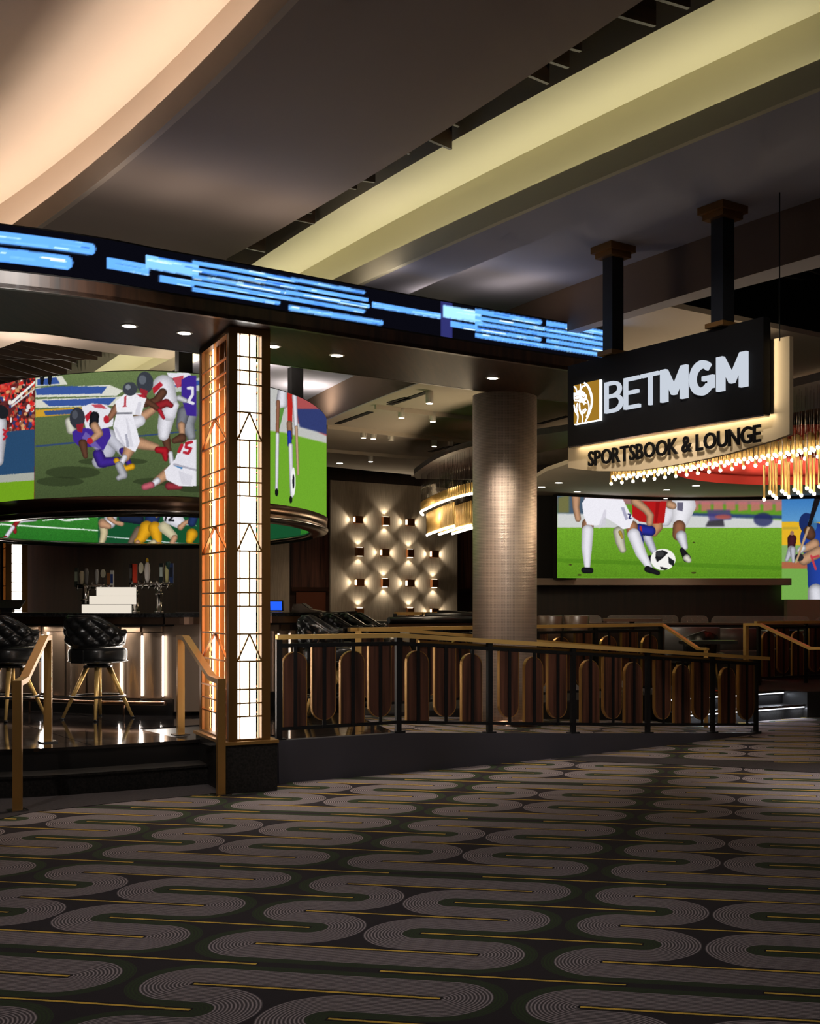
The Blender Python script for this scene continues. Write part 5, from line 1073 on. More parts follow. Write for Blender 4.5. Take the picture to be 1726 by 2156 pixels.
# ---------------------------------------------------------------- bar stools
def make_stool(label):
    r = thing('bar_stool', label, 'bar stool', (0, 0, 0), 'tufted bar stools'); bm = bmesh.new()
    # seat cushion: rounded block
    mb = MB(); n = 28; rings = []
    for z, k in ((.575, .92), (.59, .985), (.64, 1.0), (.69, 1.0), (.715, .97), (.732, .88), (.74, .6), (.742, .0)):
        rings.append([(.25 * k * math.copysign(abs(math.cos(a)) ** .62, math.cos(a)), .25 * k * math.copysign(abs(math.sin(a)) ** .62, math.sin(a)), z) for a in [2 * math.pi * i / n for i in range(n)]])
    vs = [v for q in rings for v in q]; fs = [(i * n + j, i * n + (j + 1) % n, (i + 1) * n + (j + 1) % n, (i + 1) * n + j) for i in range(len(rings) - 1) for j in range(n)] + [tuple(range(n))[::-1]]
    st = obj('seat', mb.add(vs, fs, True), 'leather', r); obj('piping', MB().tube([(.25 * math.copysign(abs(math.cos(a)) ** .62, math.cos(a)), .25 * math.copysign(abs(math.sin(a)) ** .62, math.sin(a)), .592) for a in [2 * math.pi * i / n for i in range(n)]], .007, 6, True), 'leather', st)
    obj('strap', MB().box((0, -.252, .64), (.17, .02, .13)), 'leather', r)
    # backrest: curved shell, highest behind, falling to the arms, tufted outside
    NA, NZ = 66, 26; th0 = R(112); outer = []; inner = []
    for i in range(NA + 1):
        u = -1 + 2 * i / NA; th = u * th0; hz = .30 * (1 - .56 * min(1, max(0, (abs(u) - .34)) / .5) ** 1.2); lo = .735 + .03 * abs(u)
        for j in range(NZ + 1):
            v = j / NZ; z = lo + hz * v; zz = (z - .735) / .075; uu = th * .29 / .075
            tuft = (abs(math.sin(math.pi * (uu + zz) / 2)) * abs(math.sin(math.pi * (uu - zz) / 2))) ** .55; e = min(1., 9 * min(v, 1 - v), 9 * (1 - abs(u)))
            rr = .285 + .02 * v + .042 * tuft * e; k = .245 + .015 * v
            outer.append((rr * math.sin(th), -rr * math.cos(th) + .01, z)); inner.append((k * math.sin(th), -k * math.cos(th) + .01, z))
    n1 = (NA + 1) * (NZ + 1); vs = outer + inner; fs = []
    for i in range(NA):
        for j in range(NZ): a = i * (NZ + 1) + j; b = a + NZ + 1; fs += [(a, b, b + 1, a + 1), (a + n1, a + 1 + n1, b + 1 + n1, b + n1)]
        a = i * (NZ + 1); b = a + NZ + 1; fs += [(a, a + n1, b + n1, b), (a + NZ, b + NZ, b + NZ + n1, a + NZ + n1)]
    for i in (0, NA):
        for j in range(NZ): a = i * (NZ + 1) + j; fs.append((a, a + 1, a + 1 + n1, a + n1))
    bk_ = obj('backrest', MB().add(vs, fs, True), 'leather', r)
    edge = [tuple((Vector(outer[i * (NZ + 1) + NZ]) + Vector(inner[i * (NZ + 1) + NZ])) / 2) for i in range(0, NA + 1, 2)]; obj('piping', MB().tube(edge, .02, 8), 'leather', bk_)
    edge = [tuple((Vector(outer[i * (NZ + 1)]) * .6 + Vector(inner[i * (NZ + 1)]) * .4)) for i in range(0, NA + 1, 2)]; obj('piping', MB().tube(edge, .014, 8), 'leather', bk_)
    bt = MB()
    for a in range(-6, 7):
        for b in range(0, 5):
            if (a + b) % 2: continue
            th = a * .075 / .29; u = th / th0; z = .735 + b * .075; hz = .30 * (1 - .56 * min(1, max(0, (abs(u) - .34)) / .5) ** 1.2)
            if abs(u) > .93 or z > .735 + hz - .03 or z < .75: continue
            rr = .293; bt.lathe([(.007, -.004), (.007, .004)], (rr * math.sin(th), -rr * math.cos(th) + .01, z), 6)
    obj('button', bt, 'black_paint', bk_)['kind'] = 'stuff'
    obj('swivel', MB().lathe([(.1, .545), (.12, .56), (.12, .58)], (0, 0, 0), 20), 'black_paint', r); obj('leg_plate', MB().box((0, 0, .535), (.26, .26, .018), R(45)), 'black_paint', r)
    for a in (45, 135, 225, 315):
        c_, s_ = math.cos(R(a)), math.sin(R(a)); l = obj('leg', MB().tube([(.105 * c_, .105 * s_, .53), (.335 * c_, .335 * s_, .012)], [.026, .014], 12), 'brass_gold', r); obj('foot_cap', MB().tube([(.333 * c_, .333 * s_, .016), (.34 * c_, .34 * s_, 0)], .017, 10), 'black_paint', l)
    obj('foot_ring', MB().tube([(.262 * math.cos(a), .262 * math.sin(a), .235) for a in [2 * math.pi * i / 36 for i in range(36)]], .011, 8, True), 'black_paint', r)
    return r
s0_ = make_stool('black tufted bar stool fully in view before the lit strips of the bar')
def put_stool(o, x, Y, rz, s=1.): o.location = ((x - CX) * Y / F, Y, ZP); o.rotation_euler = (0, 0, R(rz)); o.scale = (s, s, s)
put_stool(s0_, 206, 12.32, -28)
for x, Y, rz, lab in ((22, 12.25, -28, 'black tufted bar stool at the left picture edge behind the brass handrail'), (694, 12.3, -85, 'black tufted bar stool seen side-on just behind the near railing'), (765, 15.0, -80, 'black tufted stool behind the railing, middle of three in a row'), (794, 15.8, -80, 'black tufted stool behind the railing, rightmost of three in a row'), (735, 14.2, -78, 'half-hidden black tufted stool between the side-on stools behind the railing')):
    o = dup(s0_); o['label'] = lab; put_stool(o, x, Y, rz)
# ---------------------------------------------------------------- wall lights
def sconce(x, y, horiz, lab):
    Y = hit(WALL, x); p = D(x, y, Y); t = Vector((nx, ny)); r = Vector((ny, -nx)); c = Vector((p[0], p[1])) + r * .12
    o = thing('wall_light', lab, 'wall light', (c[0], c[1], p[2]), 'wall lights on the beige fabric wall')
    L, w_ = .17, .15; k = 1 if horiz else 0
    a = (Vector((nx, ny, 0)) if horiz else Vector((0, 0, 1))); b = Vector((c[0], c[1], p[2])); up = Vector((r[0], r[1], 0))
    obj('shade', MB().bar(b - a * L / 2, b + a * L / 2, w_, .1, tuple(up)), 'sconce_copper', o)
    for s_ in (-1, 1):
        obj('lens', MB().bar(b + a * (s_ * (L / 2)), b + a * (s_ * (L / 2 + .008)), w_ * .7, .06, tuple(up)), 'sconce_lens', o)
        q = b + a * (s_ * (L / 2 + .02)); light('wall_light_lamp', 'SPOT', tuple(q), 5.0, (1, .88, .7), to=tuple(q + a * s_ - up * .10), size=.025, spot=105, blend=.6)
rows = [(1095, [(748, 1), (806, 0), (857, 1)], 'top'), (1162, [(751, 0), (804, 1), (857, 0), (908, 1)], 'second'), (1226.5, [(751, 1), (804, 0), (857, 1), (908, 0)], 'third'), (1289, [(751, 0), (857, 0), (908, 1)], 'lowest')]
nm = ['first', 'second', 'third', 'fourth']
for y, xs, rn in rows:
    for k, (x, hz) in enumerate(xs): sconce(x, y + (x - 748) * .05 * (1272 - y) / 177, hz, '%s from left copper wall light in the %s row on the beige wall' % (nm[k], rn))
# ---------------------------------------------------------------- spotlight tracks and downlights of the lounge ceiling
for k, ((xa, ya), (xb, yb), heads, lab) in enumerate((((790, 857), (1000, 882), [(845, 880, 1), (911, 888, 1)], 'nearest ceiling track with two white spotlights'), ((688, 899), (1000, 932), [(765, 922, 1), (786, 924, 1), (823, 928, 0), (914, 940, 1), (948, 938, 0)], 'middle ceiling track with white spotlights over the lounge'), ((640, 945), (935, 969), [(780, 972, 1), (914, 979, 0)], 'farthest ceiling track with two white spotlights'))):
    a, b = P(xa, ya, LC - .03), P(xb, yb, LC - .03); t = thing('track_light', lab, 'track light', tuple(a)); obj('track', MB().bar(a, b, .05, .06), 'lounge_ceiling', t)
    for x, y, lit in heads:
        Y = None; f_ = (x - xa) / (xb - xa); q = a.lerp(b, f_); Y = q[1]; q = Vector(((x - CX) * Y / F, Y, LC - .06)); zb_ = H + (HY - y) * Y / F
        h = obj('spot_head', MB().box((q[0], q[1], LC - .08), (.09, .06, .05)).lathe([(.045, zb_ + .0), (.045, zb_ + .15)], (q[0], q[1], 0), 14).lathe([(.012, zb_ + .15), (.012, LC - .06)], (q[0], q[1], 0), 8), 'white_plastic', t)
        if lit: obj('lens', MB().lathe([(.038, zb_ - .004), (.038, zb_ + .001)], (q[0], q[1], 0), 14), 'downlight', h); light('track_lamp', 'SPOT', (q[0], q[1], zb_ - .01), 90, (1, .84, .64), to=(q[0] + .3, q[1] + .4, 0), size=.04, spot=50, blend=.7)
def downlight(x, y, z, lab, pw, r=.06):
    p = P(x, y, z); o = thing('downlight', lab, 'downlight', p, 'small lounge downlights'); obj('trim_ring', MB().lathe([(r, -.005), (r * 1.35, -.004), (r * 1.4, 0)], p, 18), 'white_plastic', o); obj('lens', MB().lathe([(r, -.007), (r, -.002)], p, 18), 'downlight', o)
    if pw: light('lounge_lamp', 'SPOT', (p[0], p[1], z - .03), pw * 4, (1, .82, .62), to=(p[0], p[1], 0), size=.05, spot=80, blend=.7)
ZR = 3.5
p = P(904, 823, LC); o = thing('ceiling_spot', 'white cylinder spot under the lounge ceiling beside the dark air slot', 'spotlight', tuple(p)); obj('body', MB().lathe([(.05, -.16), (.05, 0)], p, 16), 'white_plastic', o); obj('lens', MB().lathe([(.04, -.165), (.04, -.16)], p, 16), 'downlight', o)
for x, y, z, lab, pw in ((715, 975, LC, 'small downlight in the lounge ceiling beside the dark recess', 20), (735, 997, LC + .3, 'left downlight in the black recess above the beige wall', 12), (812, 1007, LC + .3, 'middle downlight in the black recess above the beige wall', 12), (655, 915, LC, 'small downlight beside the soccer screen on the ring', 0), (1140, 1025, ZR, 'downlight just right of the round column', 14), (1176, 1016, ZR, 'upper of two downlights in the low ceiling right of the round column', 10), (1215, 1035, ZR, 'downlight above the left end of the soccer video wall', 12), (1403, 1031, ZR, 'upper downlight over the middle of the soccer video wall', 14), (1400, 1050, ZR, 'lower downlight touching the soccer video wall', 8), (1465, 1022, ZR, 'downlight below the red recess', 14)): downlight(x, y, z, lab, pw)
# ---------------------------------------------------------------- low ceiling with the red dome
rc_c = Vector((3.7, 17.9)); rx_, ry_ = 2.0, 2.15
hole = [(rc_c[0] + rx_ * math.cos(2 * math.pi * i / 48), rc_c[1] + ry_ * math.sin(2 * math.pi * i / 48)) for i in range(48)]
pa = [P(1120, 1010, ZR), P(1150, 992, ZR), P(1194, 977, ZR)]
outp = [tuple(q)[:2] for q in pa] + [(1.6, 15.5), (4.2, 14.6), (10, 15.2), (10, 25.5), (-.6, 25.5)]
loops = [[Vector((x, y, 0)) for x, y in outp], [Vector((x, y, 0)) for x, y in hole]]; tr = tessellate_polygon(loops); allp = outp + hole
mb = MB().add([(x, y, ZR) for x, y in allp] + [(x, y, ZR + .06) for x, y in allp], [t for t in tr] + [tuple(i + len(allp) for i in t[::-1]) for t in tr]); n_ = len(outp); n2 = len(allp)
mb.f += [(i, (i + 1) % n_, (i + 1) % n_ + n2, i + n2) for i in range(n_)]; mb.sm += [False] * n_
struct('ceiling_low', mb, 'lounge_ceiling', 'low taupe ceiling in front of the video wall')
vs = []; prof = [(1, ZR), (1, ZR + .16), (.93, ZR + .16), (.90, ZR + .34), (.6, ZR + .5), (.0, ZR + .55)]
for k, z in prof: vs += [(rc_c[0] + rx_ * k * math.cos(2 * math.pi * i / 48), rc_c[1] + ry_ * k * math.sin(2 * math.pi * i / 48), z) for i in range(48)]
struct('ceiling_dome', MB().add(vs, [(j * 48 + i, j * 48 + (i + 1) % 48, (j + 1) * 48 + (i + 1) % 48, (j + 1) * 48 + i) for j in range(5) for i in range(48)], True), 'red_paint', 'red glowing oval dome in the low ceiling')
for k in range(8):
    a = 2 * math.pi * k / 8; q = rc_c + Vector((rx_ * .8 * math.cos(a), ry_ * .8 * math.sin(a))); light('dome_lamp', 'AREA', (q[0], q[1], ZR + .2), 2.6, (1, .5, .4), to=(q[0] + math.cos(a) * .3, q[1] + math.sin(a) * .3, ZR + .34), size=1.2, size_y=.06)
# ---------------------------------------------------------------- chandelier: canopy, wires, brass tubes, bulbs
ch = thing('chandelier', 'long brass tube chandelier with glowing bulbs behind the round column and sign', 'chandelier', (0, 15.5, 3.6))
CP = spline([Vector(p) for p in ((-2.35, 20.6), (-2.2, 19.5), (-1.2, 16.6), (.73, 14.35), (2.15, 12.35), (3.1, 10.6))], 10)
cp = resample([Vector((p[0], p[1], 0)) for p in CP], .092)
can = [Vector((p[0], p[1], 0)) for p in cp]
obj('canopy', MB().sweep(can, [(.12, 3.66), (.12, 3.74), (-1.0, 3.74), (-1.0, 3.66)]), 'walnut_dark', ch)
tubes = {}
def tube_mesh(L):
    k = round(L, 2)
    if k not in tubes:
        me_o = obj('tube', MB().lathe([(.014, 0), (.014, L)], (0, 0, 0), 10), 'brass_gold', None); tubes[k] = me_o.data; bpy.data.objects.remove(me_o)
    return tubes[k]
b_o = obj('bulb', MB().lathe([(.004, -.034), (.014, -.03), (.019, -.018), (.018, -.004), (.012, .0)], (0, 0, 0), 10), 'bulb', None); b_me = b_o.data; bpy.data.objects.remove(b_o)
wire = obj('wire', MB().lathe([(.002, 0), (.002, 1)], (0, 0, 0), 3), 'steel', None); w_me = wire.data; bpy.data.objects.remove(wire)
def pendant(p, z, L):
    g_ = ORG[ch.name]; o = bpy.data.objects.new('tube', tube_mesh(L)); COL.objects.link(o); o.parent = ch; o.location = (p[0] - g_[0], p[1] - g_[1], z - g_[2])
    b = bpy.data.objects.new('bulb', b_me); COL.objects.link(b); b.parent = o
    w_ = bpy.data.objects.new('wire', w_me); COL.objects.link(w_); w_.parent = o; w_.location = (0, 0, L); w_.scale = (1, 1, 3.66 - z - L)
def seen(p, z):
    x, y = px((p[0], p[1], z)); return (880 < x < 1000) or (1285 < x < 1760 and not (x < 1600 and y < 930))
cnt = 0
rowsU = [(0., 3.06, .14, 1), (-.11, 3.06, .14, 2), (-.22, 3.06, .2, 2), (-.33, 3.03, .2, 2)]
for off_, z, L, st_ in rowsU:
    q = offset(can, off_ * 1.0)
    for i in range(0, len(q), st_):
        if st_ == 2 and px(( *q[i][:2], z))[0] < 1200: continue
        if seen(q[i], z) and cnt < 190: pendant(q[i], z, L); cnt += 1
for off_, s_ in ((-.1, 0), (-.28, 3), (-.46, 6)):
    q = offset(can, off_)
    for i in range(6 + s_, 34 + s_):
        if i < len(q) and seen(q[i], 2.68) and cnt < 262: pendant(q[i], 2.68, .34); cnt += 1
for r_ in range(3):
    q = offset(can, -.02 - .13 * r_)
    for i in range(len(q)):
        x, y = px((q[i][0], q[i][1], 2.68))
        if 1606 < x < 1760 and i % 2 == r_ % 2 and cnt < 296: pendant(q[i], 2.68 - .015 * r_, .35); cnt += 1
for p_, e_ in (((-1.9, 18.6, 2.9), 34), ((-1.0, 16.2, 2.9), 34), ((1.2, 13.7, 2.9), 26), ((2.4, 12.0, 2.6), 18), ((2.9, 11.0, 2.6), 10)): light('chandelier_lamp', 'POINT', p_, e_, (1, .78, .5), size=.25)
# ---------------------------------------------------------------- video wall
VW = [P(1173, 1044, 3.44).xy, P(1290, 1050, 3.44).xy, P(1400, 1053.5, 3.44).xy, P(1520, 1053.5, 3.44).xy, P(1645, 1051.5, 3.44).xy, P(1760, 1049, 3.44).xy]
VW = spline([Vector(p) for p in VW], 6)
vz0 = H + (HY - 1218) * 21.9 / F; vz2 = H + (HY - 1262) * 21.7 / F
c = Canvas(1160, 1030, 1800, 1280, (96, 150, 40), 2); c.T = (1160, 1030, .2897)
c.vgrad(20, 110, (170, 120, 112), (150, 110, 110)); c.poly([(40, 20), (240, 20), (240, 180), (40, 180)], (70, 90, 110)); c.poly([(50, 60), (130, 40), (130, 170), (50, 170)], (130, 120, 50), .7)
for x in range(1000, 1700, 90): c.poly([(x, 90), (x + 66, 90), (x + 70, 150), (x, 160)], (196, 110, 112), .8)
c.poly([(980, 170), (1700, 190), (1700, 215), (980, 200)], (50, 70, 110)); c.poly([(40, 175), (1000, 190), (1700, 225), (1700, 292), (40, 280)], (206, 208, 206)); c.poly([(1130, 150), (1300, 150), (1310, 220), (1150, 230)], (70, 60, 120), .8); c.poly([(1140, 230), (1250, 220), (1260, 270), (1120, 270)], (30, 26, 34), .8); c.ell(1540, 220, 70, 50, (36, 40, 90), .8); c.ell(1250, 200, 60, 16, (200, 90, 60), .7); c.blur(4)
c.vgrad(278, 640, (112, 166, 44), (88, 138, 30)); c.noise(.12, 2, 1, c.gy > (1030 + 278 * .2897 - 1030) * 2)
c.poly([(40, 500), (1700, 560), (1700, 590), (40, 530)], (60, 110, 20), .35)
for e_ in ((140, 548, 12, 5), (205, 622, 14, 6), (1035, 606, 18, 7), (1036, 386, 10, 4)): c.ell(*e_, (60, 54, 26))
# legs at the back
c.limb([(850, 170, 60), (830, 230, 40)], WHT, .7); c.limb([(960, 120, 90), (940, 220, 62)], (236, 234, 240), .8); c.poly([(915, 95), (960, 95), (955, 160), (915, 150)], (70, 66, 90), .8); c.limb([(930, 270, 46), (925, 330, 44)], (150, 98, 70)); c.limb([(945, 340, 40), (970, 420, 24)], (224, 222, 230)); c.limb([(950, 440, 16), (985, 500, 30)], (30, 28, 32)); c.limb([(985, 500, 26), (1000, 515, 20)], (222, 218, 206))
c.limb([(860, 110, 30), (885, 120, 26)], SKIN); c.limb([(700, 350, 34), (735, 430, 26), (745, 450, 22)], (206, 206, 220)); c.limb([(720, 500, 22), (740, 520, 18)], (24, 24, 28))
c.limb([(760, 200, 44), (770, 270, 42), (745, 310, 34)], (196, 142, 100)); c.limb([(640, 290, 40), (720, 302, 38)], (40, 46, 150)); c.limb([(650, 275, 8), (655, 320, 8)], (176, 40, 50), 1); c.limb([(640, 320, 22), (662, 400, 14)], (40, 46, 150))
c.poly([(585, 85), (838, 88), (820, 245), (740, 250), (640, 235), (590, 200)], (178, 26, 26)); c.poly([(760, 90), (790, 90), (770, 245), (750, 245)], (130, 16, 18), .6)
c.limb([(610, 85, 34), (690, 150, 26), (720, 190, 26), (715, 245, 24)], SKIN)
# white player in front
c.limb([(180, 55, 32), (180, 130, 24), (195, 215, 22)], SKIN); c.limb([(268, 250, 44), (262, 300, 40)], (170, 120, 88)); c.limb([(265, 300, 42), (258, 420, 38), (262, 560, 22)], (232, 230, 238), .72); c.limb([(240, 588, 22), (285, 590, 22)], (26, 26, 30))
c.limb([(585, 270, 44), (590, 320, 40)], (176, 122, 88)); c.limb([(600, 330, 46), (650, 460, 40), (715, 570, 22)], (234, 232, 240), .72); c.limb([(700, 580, 24), (775, 608, 16)], (28, 28, 32)); c.limb([(490, 310, 40), (500, 380, 34), (520, 440, 24)], (206, 200, 180)); c.limb([(500, 310, 12), (515, 350, 10)], (180, 150, 60))
c.poly([(225, 100), (250, 60), (520, 72), (545, 120), (596, 220), (570, 280), (520, 290), (470, 250), (385, 200), (360, 260), (300, 262), (260, 255), (235, 190)], (238, 236, 244)); c.poly([(385, 150), (400, 150), (395, 260), (350, 285), (340, 280)], (206, 202, 214), .7); c.poly([(505, 130), (530, 130), (560, 215), (540, 225)], (150, 148, 176), .8); c.limb([(560, 180, 5), (575, 185, 5), (566, 210, 5), (580, 212, 5)], (40, 40, 90), 1)
c.ell(812, 510, 90, 78, (244, 242, 238)); c.poly([(760, 450), (810, 440), (850, 460), (810, 500), (770, 530), (755, 500)], (30, 30, 32)); c.poly([(850, 490), (895, 520), (890, 560), (855, 540)], (30, 34, 36)); c.poly([(790, 560), (850, 575), (830, 588), (795, 580)], (40, 40, 42)); c.ell(790, 470, 30, 20, (120, 120, 120), .3)
# baseball picture
c.T = (1600, 700, .2783); c.poly([(162, 1200), (720, 1200), (720, 2060), (162, 2060)], (70, 130, 190)); c.vgrad(1250, 1430, (58, 120, 186), (92, 150, 200), c.gx > (1645 - 1160) * 2); c.poly([(162, 1430), (720, 1440), (720, 1620), (162, 1610)], (228, 178, 40)); c.poly([(170, 1470), (290, 1470), (290, 1490), (170, 1490)], (170, 150, 60), .6); c.poly([(162, 1608), (720, 1608), (720, 1745), (162, 1745)], (130, 170, 96)); c.poly([(162, 1735), (720, 1735), (720, 1785), (162, 1785)], (170, 100, 70)); c.poly([(162, 1785), (720, 1785), (720, 2060), (162, 2060)], (116, 168, 76)); c.blur(2, c.gx > (1645 - 1160) * 2)
c.limb([(240, 1560, 34), (235, 1620, 28)], (70, 30, 40)); c.ell(240, 1518, 14, 18, (150, 110, 90)); c.limb([(235, 1640, 28), (200, 1720, 14)], (190, 190, 200)); c.limb([(245, 1640, 24), (250, 1730, 12)], (190, 190, 200))
c.limb([(420, 1560, 120), (470, 1720, 120), (450, 1900, 90)], (36, 66, 156), .75); c.limb([(420, 1960, 60), (430, 2040, 70)], (220, 220, 228)); c.limb([(410, 1600, 40), (330, 1640, 24)], SKIN); c.limb([(440, 1660, 44), (330, 1720, 40)], SKIN); c.limb([(320, 1630, 26), (300, 1650, 24)], (220, 220, 222)); c.ell(295, 1700, 34, 30, (40, 40, 46)); c.limb([(385, 1690, 8), (420, 1790, 8)], (190, 60, 70), 1); c.limb([(400, 1700, 8), (440, 1690, 8)], (190, 60, 70), 1)
c.ell(350, 1440, 56, 76, (28, 44, 96)); c.ell(395, 1450, 34, 60, (70, 130, 170), .7); c.limb([(370, 1500, 40), (380, 1530, 40)], SKIN2); c.limb([(270, 1740, 7), (370, 1460, 10)], (196, 160, 120), .8); c.limb([(370, 1460, 12), (450, 1200, 26)], (26, 22, 24), .8)
c.noise(.04); c.done()
vw = thing('video_wall', 'wide video wall showing soccer players with a ball and a baseball batter', 'video screen', (2.2, 22.2, vz0))
i1 = min(range(len(VW)), key=lambda i: abs(px((*VW[i], 3))[0] - 1650))
obj('housing', MB().sweep([Vector((p[0], p[1], 0)) for p in VW], [(-.01, vz0 - .02), (-.01, 3.47), (-.15, 3.47), (-.15, vz0 - .02)]), 'black_matte', vw)
picture('soccer_screen', VW[:i1 + 1], vz0, 3.44, c, 'screen', vw, .0095, .0095, .0)
picture('baseball_screen', VW[i1:], vz2, 3.44, c, 'screen', vw, .0095, .0095, .0)
Yv = VW[0][1]
def vwall(name, x0, x1, y0, y1, Y, th, m, lab=None): a, b = D(x0, y1, Y), D(x1, y0, Y); return struct(name, MB().box(((a[0] + b[0]) / 2, Y + th / 2, (a[2] + b[2]) / 2), (b[0] - a[0], th, b[2] - a[2])), m, lab)
vwall('trim_7', 1110, 1666, 1217.5, 1232, 21.6, .3, 'beige_trim', 'beige ledge under the soccer video wall')
vwall('trim_8', 1657, 1760, 1262, 1330, 21.5, .3, 'beige_trim', 'beige pier below the baseball screen')
vwall('wall_video', 1110, 1660, 1225, 1460, 22.4, .1, 'walnut_dark', 'dark brown recessed wall below the soccer video wall')
vwall('wall_video_side', 1100, 1172, 1000, 1225, 22.0, .3, 'black_matte')
vwall('wall_video_back', 1100, 1780, 960, 1300, 23.6, .1, 'walnut_dark')
# ---------------------------------------------------------------- booths and tables
def rounded_panel(x0, x1, y0, y1, Y, th=.012, r=.09):
    a, b = D(x0, y1, Y), D(x1, y0, Y); z0, z1 = a[2], b[2]; r = min(r, (z1 - z0) * .9)
    pts = [(a[0], z0), (b[0], z0)] + [(b[0] - r + r * math.cos(t), z1 - r + r * math.sin(t)) for t in [R(90 * i / 8) for i in range(9)]] + [(a[0] + r - r * math.sin(t), z1 - r + r * math.cos(t)) for t in [R(90 * i / 8) for i in range(9)]]
    return MB().plate([(x, Y, z) for x, z in pts], (0, th, 0))
for x0, x1, y0, y1, lab in ((1180, 1267, 1295, 1312, 'frosted divider pane behind the two brown chairs'), (1277, 1428, 1294.5, 1312, 'long frosted divider pane above the guard rail, left of the short one'), (1433, 1491, 1296, 1312, 'short frosted divider pane between the two long ones'), (1497, 1704, 1297, 1314, 'longest frosted divider pane above the booth'), (1716, 1770, 1299, 1316, 'frosted divider pane at the right picture edge')):
    o = obj('divider_pane', rounded_panel(x0, x1, y0, y1 + 3, 20.2), 'frosted', None, tuple(D((x0 + x1) / 2, y1 + 3, 20.2))); tag(o, lab, 'divider', 'frosted divider panes')
a, b = D(1140, 1311, 20.2), D(1780, 1314, 20.2)
dk_ = thing('divider_wall', 'low dark wall with a brown wooden cap under the frosted divider panes', 'partition', (1.5, 20.2, ZP)); obj('cap', MB().box(((a[0] + b[0]) / 2, 20.2, 1.19), (b[0] - a[0], .3, .03)), 'table_top', dk_); obj('base', MB().box(((a[0] + b[0]) / 2, 20.25, (ZP + 1.175) / 2), (b[0] - a[0], .16, 1.175 - ZP)), 'walnut_dark', dk_)
for p_, e_ in (((1.9, 15.9, 3.9), 260), ((.4, 17.6, 3.4), 160), ((-1.2, 18.5, LC - .05), 90), ((2.6, 16.2, ZR + .6), 60)): light('lounge_lamp', 'SPOT', p_, e_, (1, .86, .72), to=(p_[0], p_[1] + .3, 0), size=.06, spot=75, blend=.8)  # added spots without fixtures, brightening the booths and lounge seats
def booth(x0, x1, ytop, Y, lab, m='leather'):
    a, b = D(x0, ytop, Y), D(x1, ytop, Y); zt_ = a[2]; w_ = b[0] - a[0]; cx = (a[0] + b[0]) / 2
    o = thing('booth_seat', lab, 'booth', (cx, Y, ZP), 'lounge booths'); n_ = max(1, round(w_ / .6))
    for i in range(n_):
        xx = a[0] + w_ * (i + .5) / n_; pr = [(0, .0), (.05, .02), (.09, .25), (.07, (zt_ - ZP - .42)), (.02, zt_ - ZP - .40), (-.06, zt_ - ZP - .42), (-.08, 0)]
        vs = []
        for s_ in (-1, 1): vs += [(xx + s_ * w_ / n_ * .485, Y - u, ZP + .40 + z) for u, z in pr]
        k = len(pr); obj('back_cushion', MB().add(vs, [(j, (j + 1) % k, k + (j + 1) % k, k + j) for j in range(k)] + [tuple(range(k)), tuple(range(k, 2 * k))[::-1]], True), m, o)
        obj('seat_cushion', MB().box((xx, Y - .3, ZP + .40), (w_ / n_ * .97, .56, .13)), m, o)
    obj('base', MB().box((cx, Y - .26, ZP + .17), (w_, .5, .34)), 'walnut_dark', o); return o
booth(1398, 1516, 1320, 17.8, 'grey leather booth back left of the dark chair behind the guard rail', 'grey_leather')
booth(1500, 1592, 1322, 18.6, 'grey leather booth right behind the tall brass handrail post', 'grey_leather')
booth(1596, 1760, 1326, 19.3, 'dark leather booth behind the far right railing')
def lounge_chair(x, ytop, Y, rz, lab, m='leather'):
    a = D(x, ytop, Y); o = thing('lounge_chair', lab, 'chair', (a[0], Y, ZP), 'lounge chairs'); o.rotation_euler = (0, 0, R(rz)); o.scale = (.75, .9, 1) if 'brown' in lab else (1, 1, 1); h = a[2] - ZP; g_ = ORG[o.name]
    B = lambda c, s, **k: MB().box((c[0] + g_[0], c[1] + g_[1], c[2] + g_[2]), s, **k)
    obj('seat', B((0, 0, .42), (.52, .5, .12)), m, o); vs = []
    for i in range(11):
        t = R(-62 + 124 * i / 10)
        for rr, z in ((.28, .42), (.31, h), (.27, h + .01), (.23, .42)): vs.append((g_[0] + rr * math.sin(t), g_[1] + .02 - rr * math.cos(t), g_[2] + z - (.10 * abs(i - 5) / 5 if z > .5 and 'brown' not in lab else 0)))
    obj('backrest', MB().add(vs, [(i * 4 + j, i * 4 + (j + 1) % 4, i * 4 + 4 + (j + 1) % 4, i * 4 + 4 + j) for i in range(10) for j in range(4)] + [(0, 1, 2, 3), (43, 42, 41, 40)], True), m, o)
    for sx in (-1, 1):
        for sy in (-1, 1): obj('leg', MB().tube([(g_[0] + sx * .2, g_[1] + sy * .19, g_[2] + .37), (g_[0] + sx * .23, g_[1] + sy * .22, g_[2])], [.018, .012], 8), 'brass_gold', o)
    return o
mat('red_leather', rgb(96, 22, 26), .4); mat('brown_leather', rgb(74, 56, 42), .4)
lounge_chair(1466, 1327, 16.85, 20, 'dark low chair with a reddish back before the grey booth'); 
lounge_chair(1158, 1297, 19.0, 0, 'brown chair left of two in front of the frosted dividers', 'brown_leather'); lounge_chair(1213, 1297, 19.0, 0, 'brown chair right of two in front of the frosted dividers', 'brown_leather')
def table(x, y, Y, w_, dpt, lab, m='granite', rz=0):
    a = D(x, y, Y); o = thing('table', lab, 'table', (a[0], Y, ZP), 'lounge tables'); obj('top', MB().box((a[0], Y, a[2]), (w_, dpt, .045), rz), m, o); obj('pedestal', MB().lathe([(.2, ZP), (.2, ZP + .02), (.04, ZP + .05), (.04, a[2] - .03), (.12, a[2] - .022)], (a[0], Y, 0), 18), 'bronze', o); return o
table(1490, 1352, 16.15, .75, .36, 'dark table edge in front of the grey leather booth', 'black_paint')
table(1330, 1305, 18.9, .9, .6, 'brown table top behind the guard rail handrail', 'table_top')
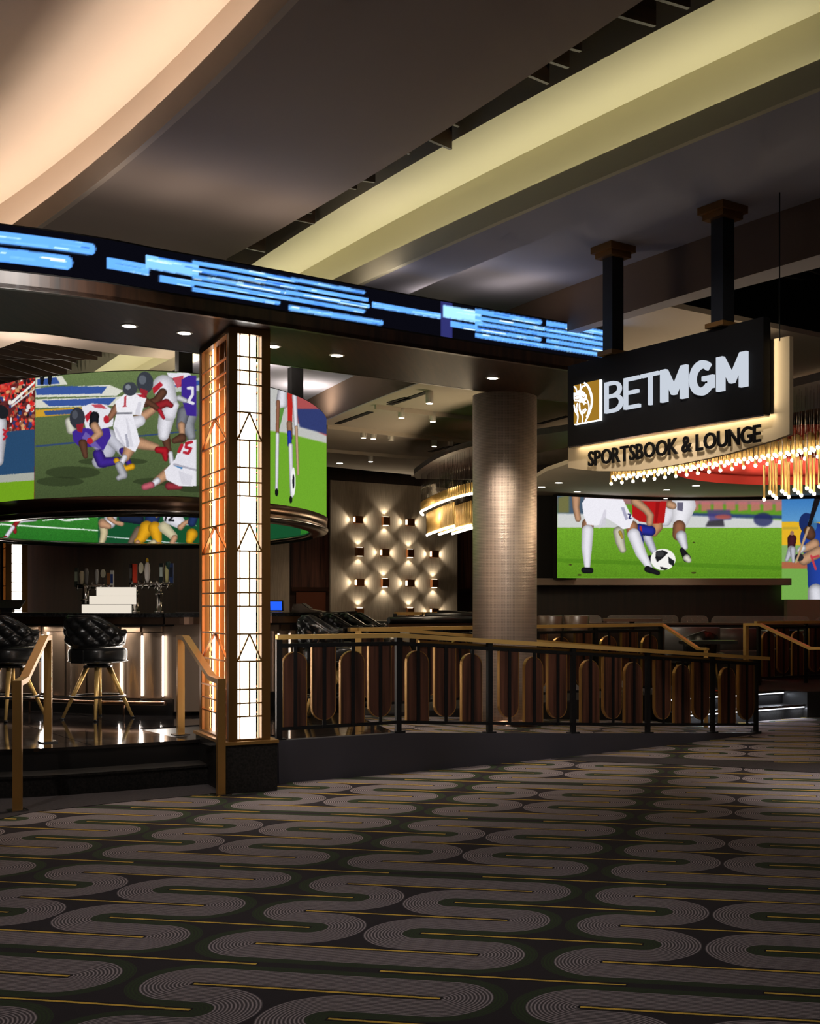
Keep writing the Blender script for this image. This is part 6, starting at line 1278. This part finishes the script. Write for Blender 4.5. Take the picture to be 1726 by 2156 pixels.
# gaming tables and rails seen between the stools and the round column
def game_table(x, y, Y, L, lab, rz):
    a = D(x, y, Y); o = thing('gaming_table', lab, 'table', (a[0], Y, ZP), 'gaming tables'); t = Vector((math.cos(R(rz)), math.sin(R(rz))))
    f_ = lambda u, v: (a[0] + t[0] * u - t[1] * v, Y + t[1] * u + t[0] * v)
    obj('top', MB().slab([f_(-L / 2, -.45), f_(L / 2, -.45), f_(L / 2, .45), f_(-L / 2, .45)], a[2] - .05, a[2]), 'brown_leather', o)
    obj('rail', MB().tube([(*f_(-L / 2, -.5), a[2] + .01), (*f_(L / 2, -.5), a[2] + .01)], .045, 10), 'leather', o)
    obj('rim', MB().slab([f_(-L / 2 - .02, -.52), f_(L / 2 + .02, -.52), f_(L / 2 + .02, -.5), f_(-L / 2 - .02, -.5)], a[2] - .12, a[2] - .04), 'bronze', o)
    for u in (-L * .35, L * .35): obj('pedestal', MB().slab([f_(u - .12, -.2), f_(u + .12, -.2), f_(u + .12, .2), f_(u - .12, .2)], ZP, a[2] - .05), 'walnut_dark', o)
game_table(880, 1306, 17.2, 1.5, 'gaming table with padded rail behind the guard rail start', 37)
game_table(955, 1297, 19.0, 1.6, 'gaming table left of the round column', 37)
lg = thing('lounge_guard', 'distant brass-topped guard rail below the lowest wall lights', 'railing', (*D(900, 1330, 21).xy, ZP)); a, b = D(832, 1292, 20.5), D(992, 1291, 22)
obj('handrail', MB().bar(a, b, .05, .05), 'brass_gold', lg)
for i in range(4): q = a.lerp(b, i / 3); obj('post', MB().bar((q[0], q[1], ZP), (q[0], q[1], q[2]), .06, .06, (0, 1, 0)), 'black_steel', lg)
obj('top_rail', MB().bar(a - Vector((0, 0, .1)), b - Vector((0, 0, .1)), .03, .04), 'black_steel', lg); obj('bottom_rail', MB().bar((a[0], a[1], ZP + .1), (b[0], b[1], ZP + .1), .03, .04), 'black_steel', lg)
q = D(975, 1297, 18.6); o = obj('chip_tray', MB().plate([(q[0] - .4, q[1], q[2]), (q[0] + .35, q[1] + .3, q[2]), (q[0] + .35, q[1] + .3, q[2] + .03), (q[0] - .4, q[1], q[2] + .09)], (.1, .3, 0)), 'black_matte', None, tuple(q)); tag(o, 'dark slatted tray on the gaming table left of the round column', 'tray')
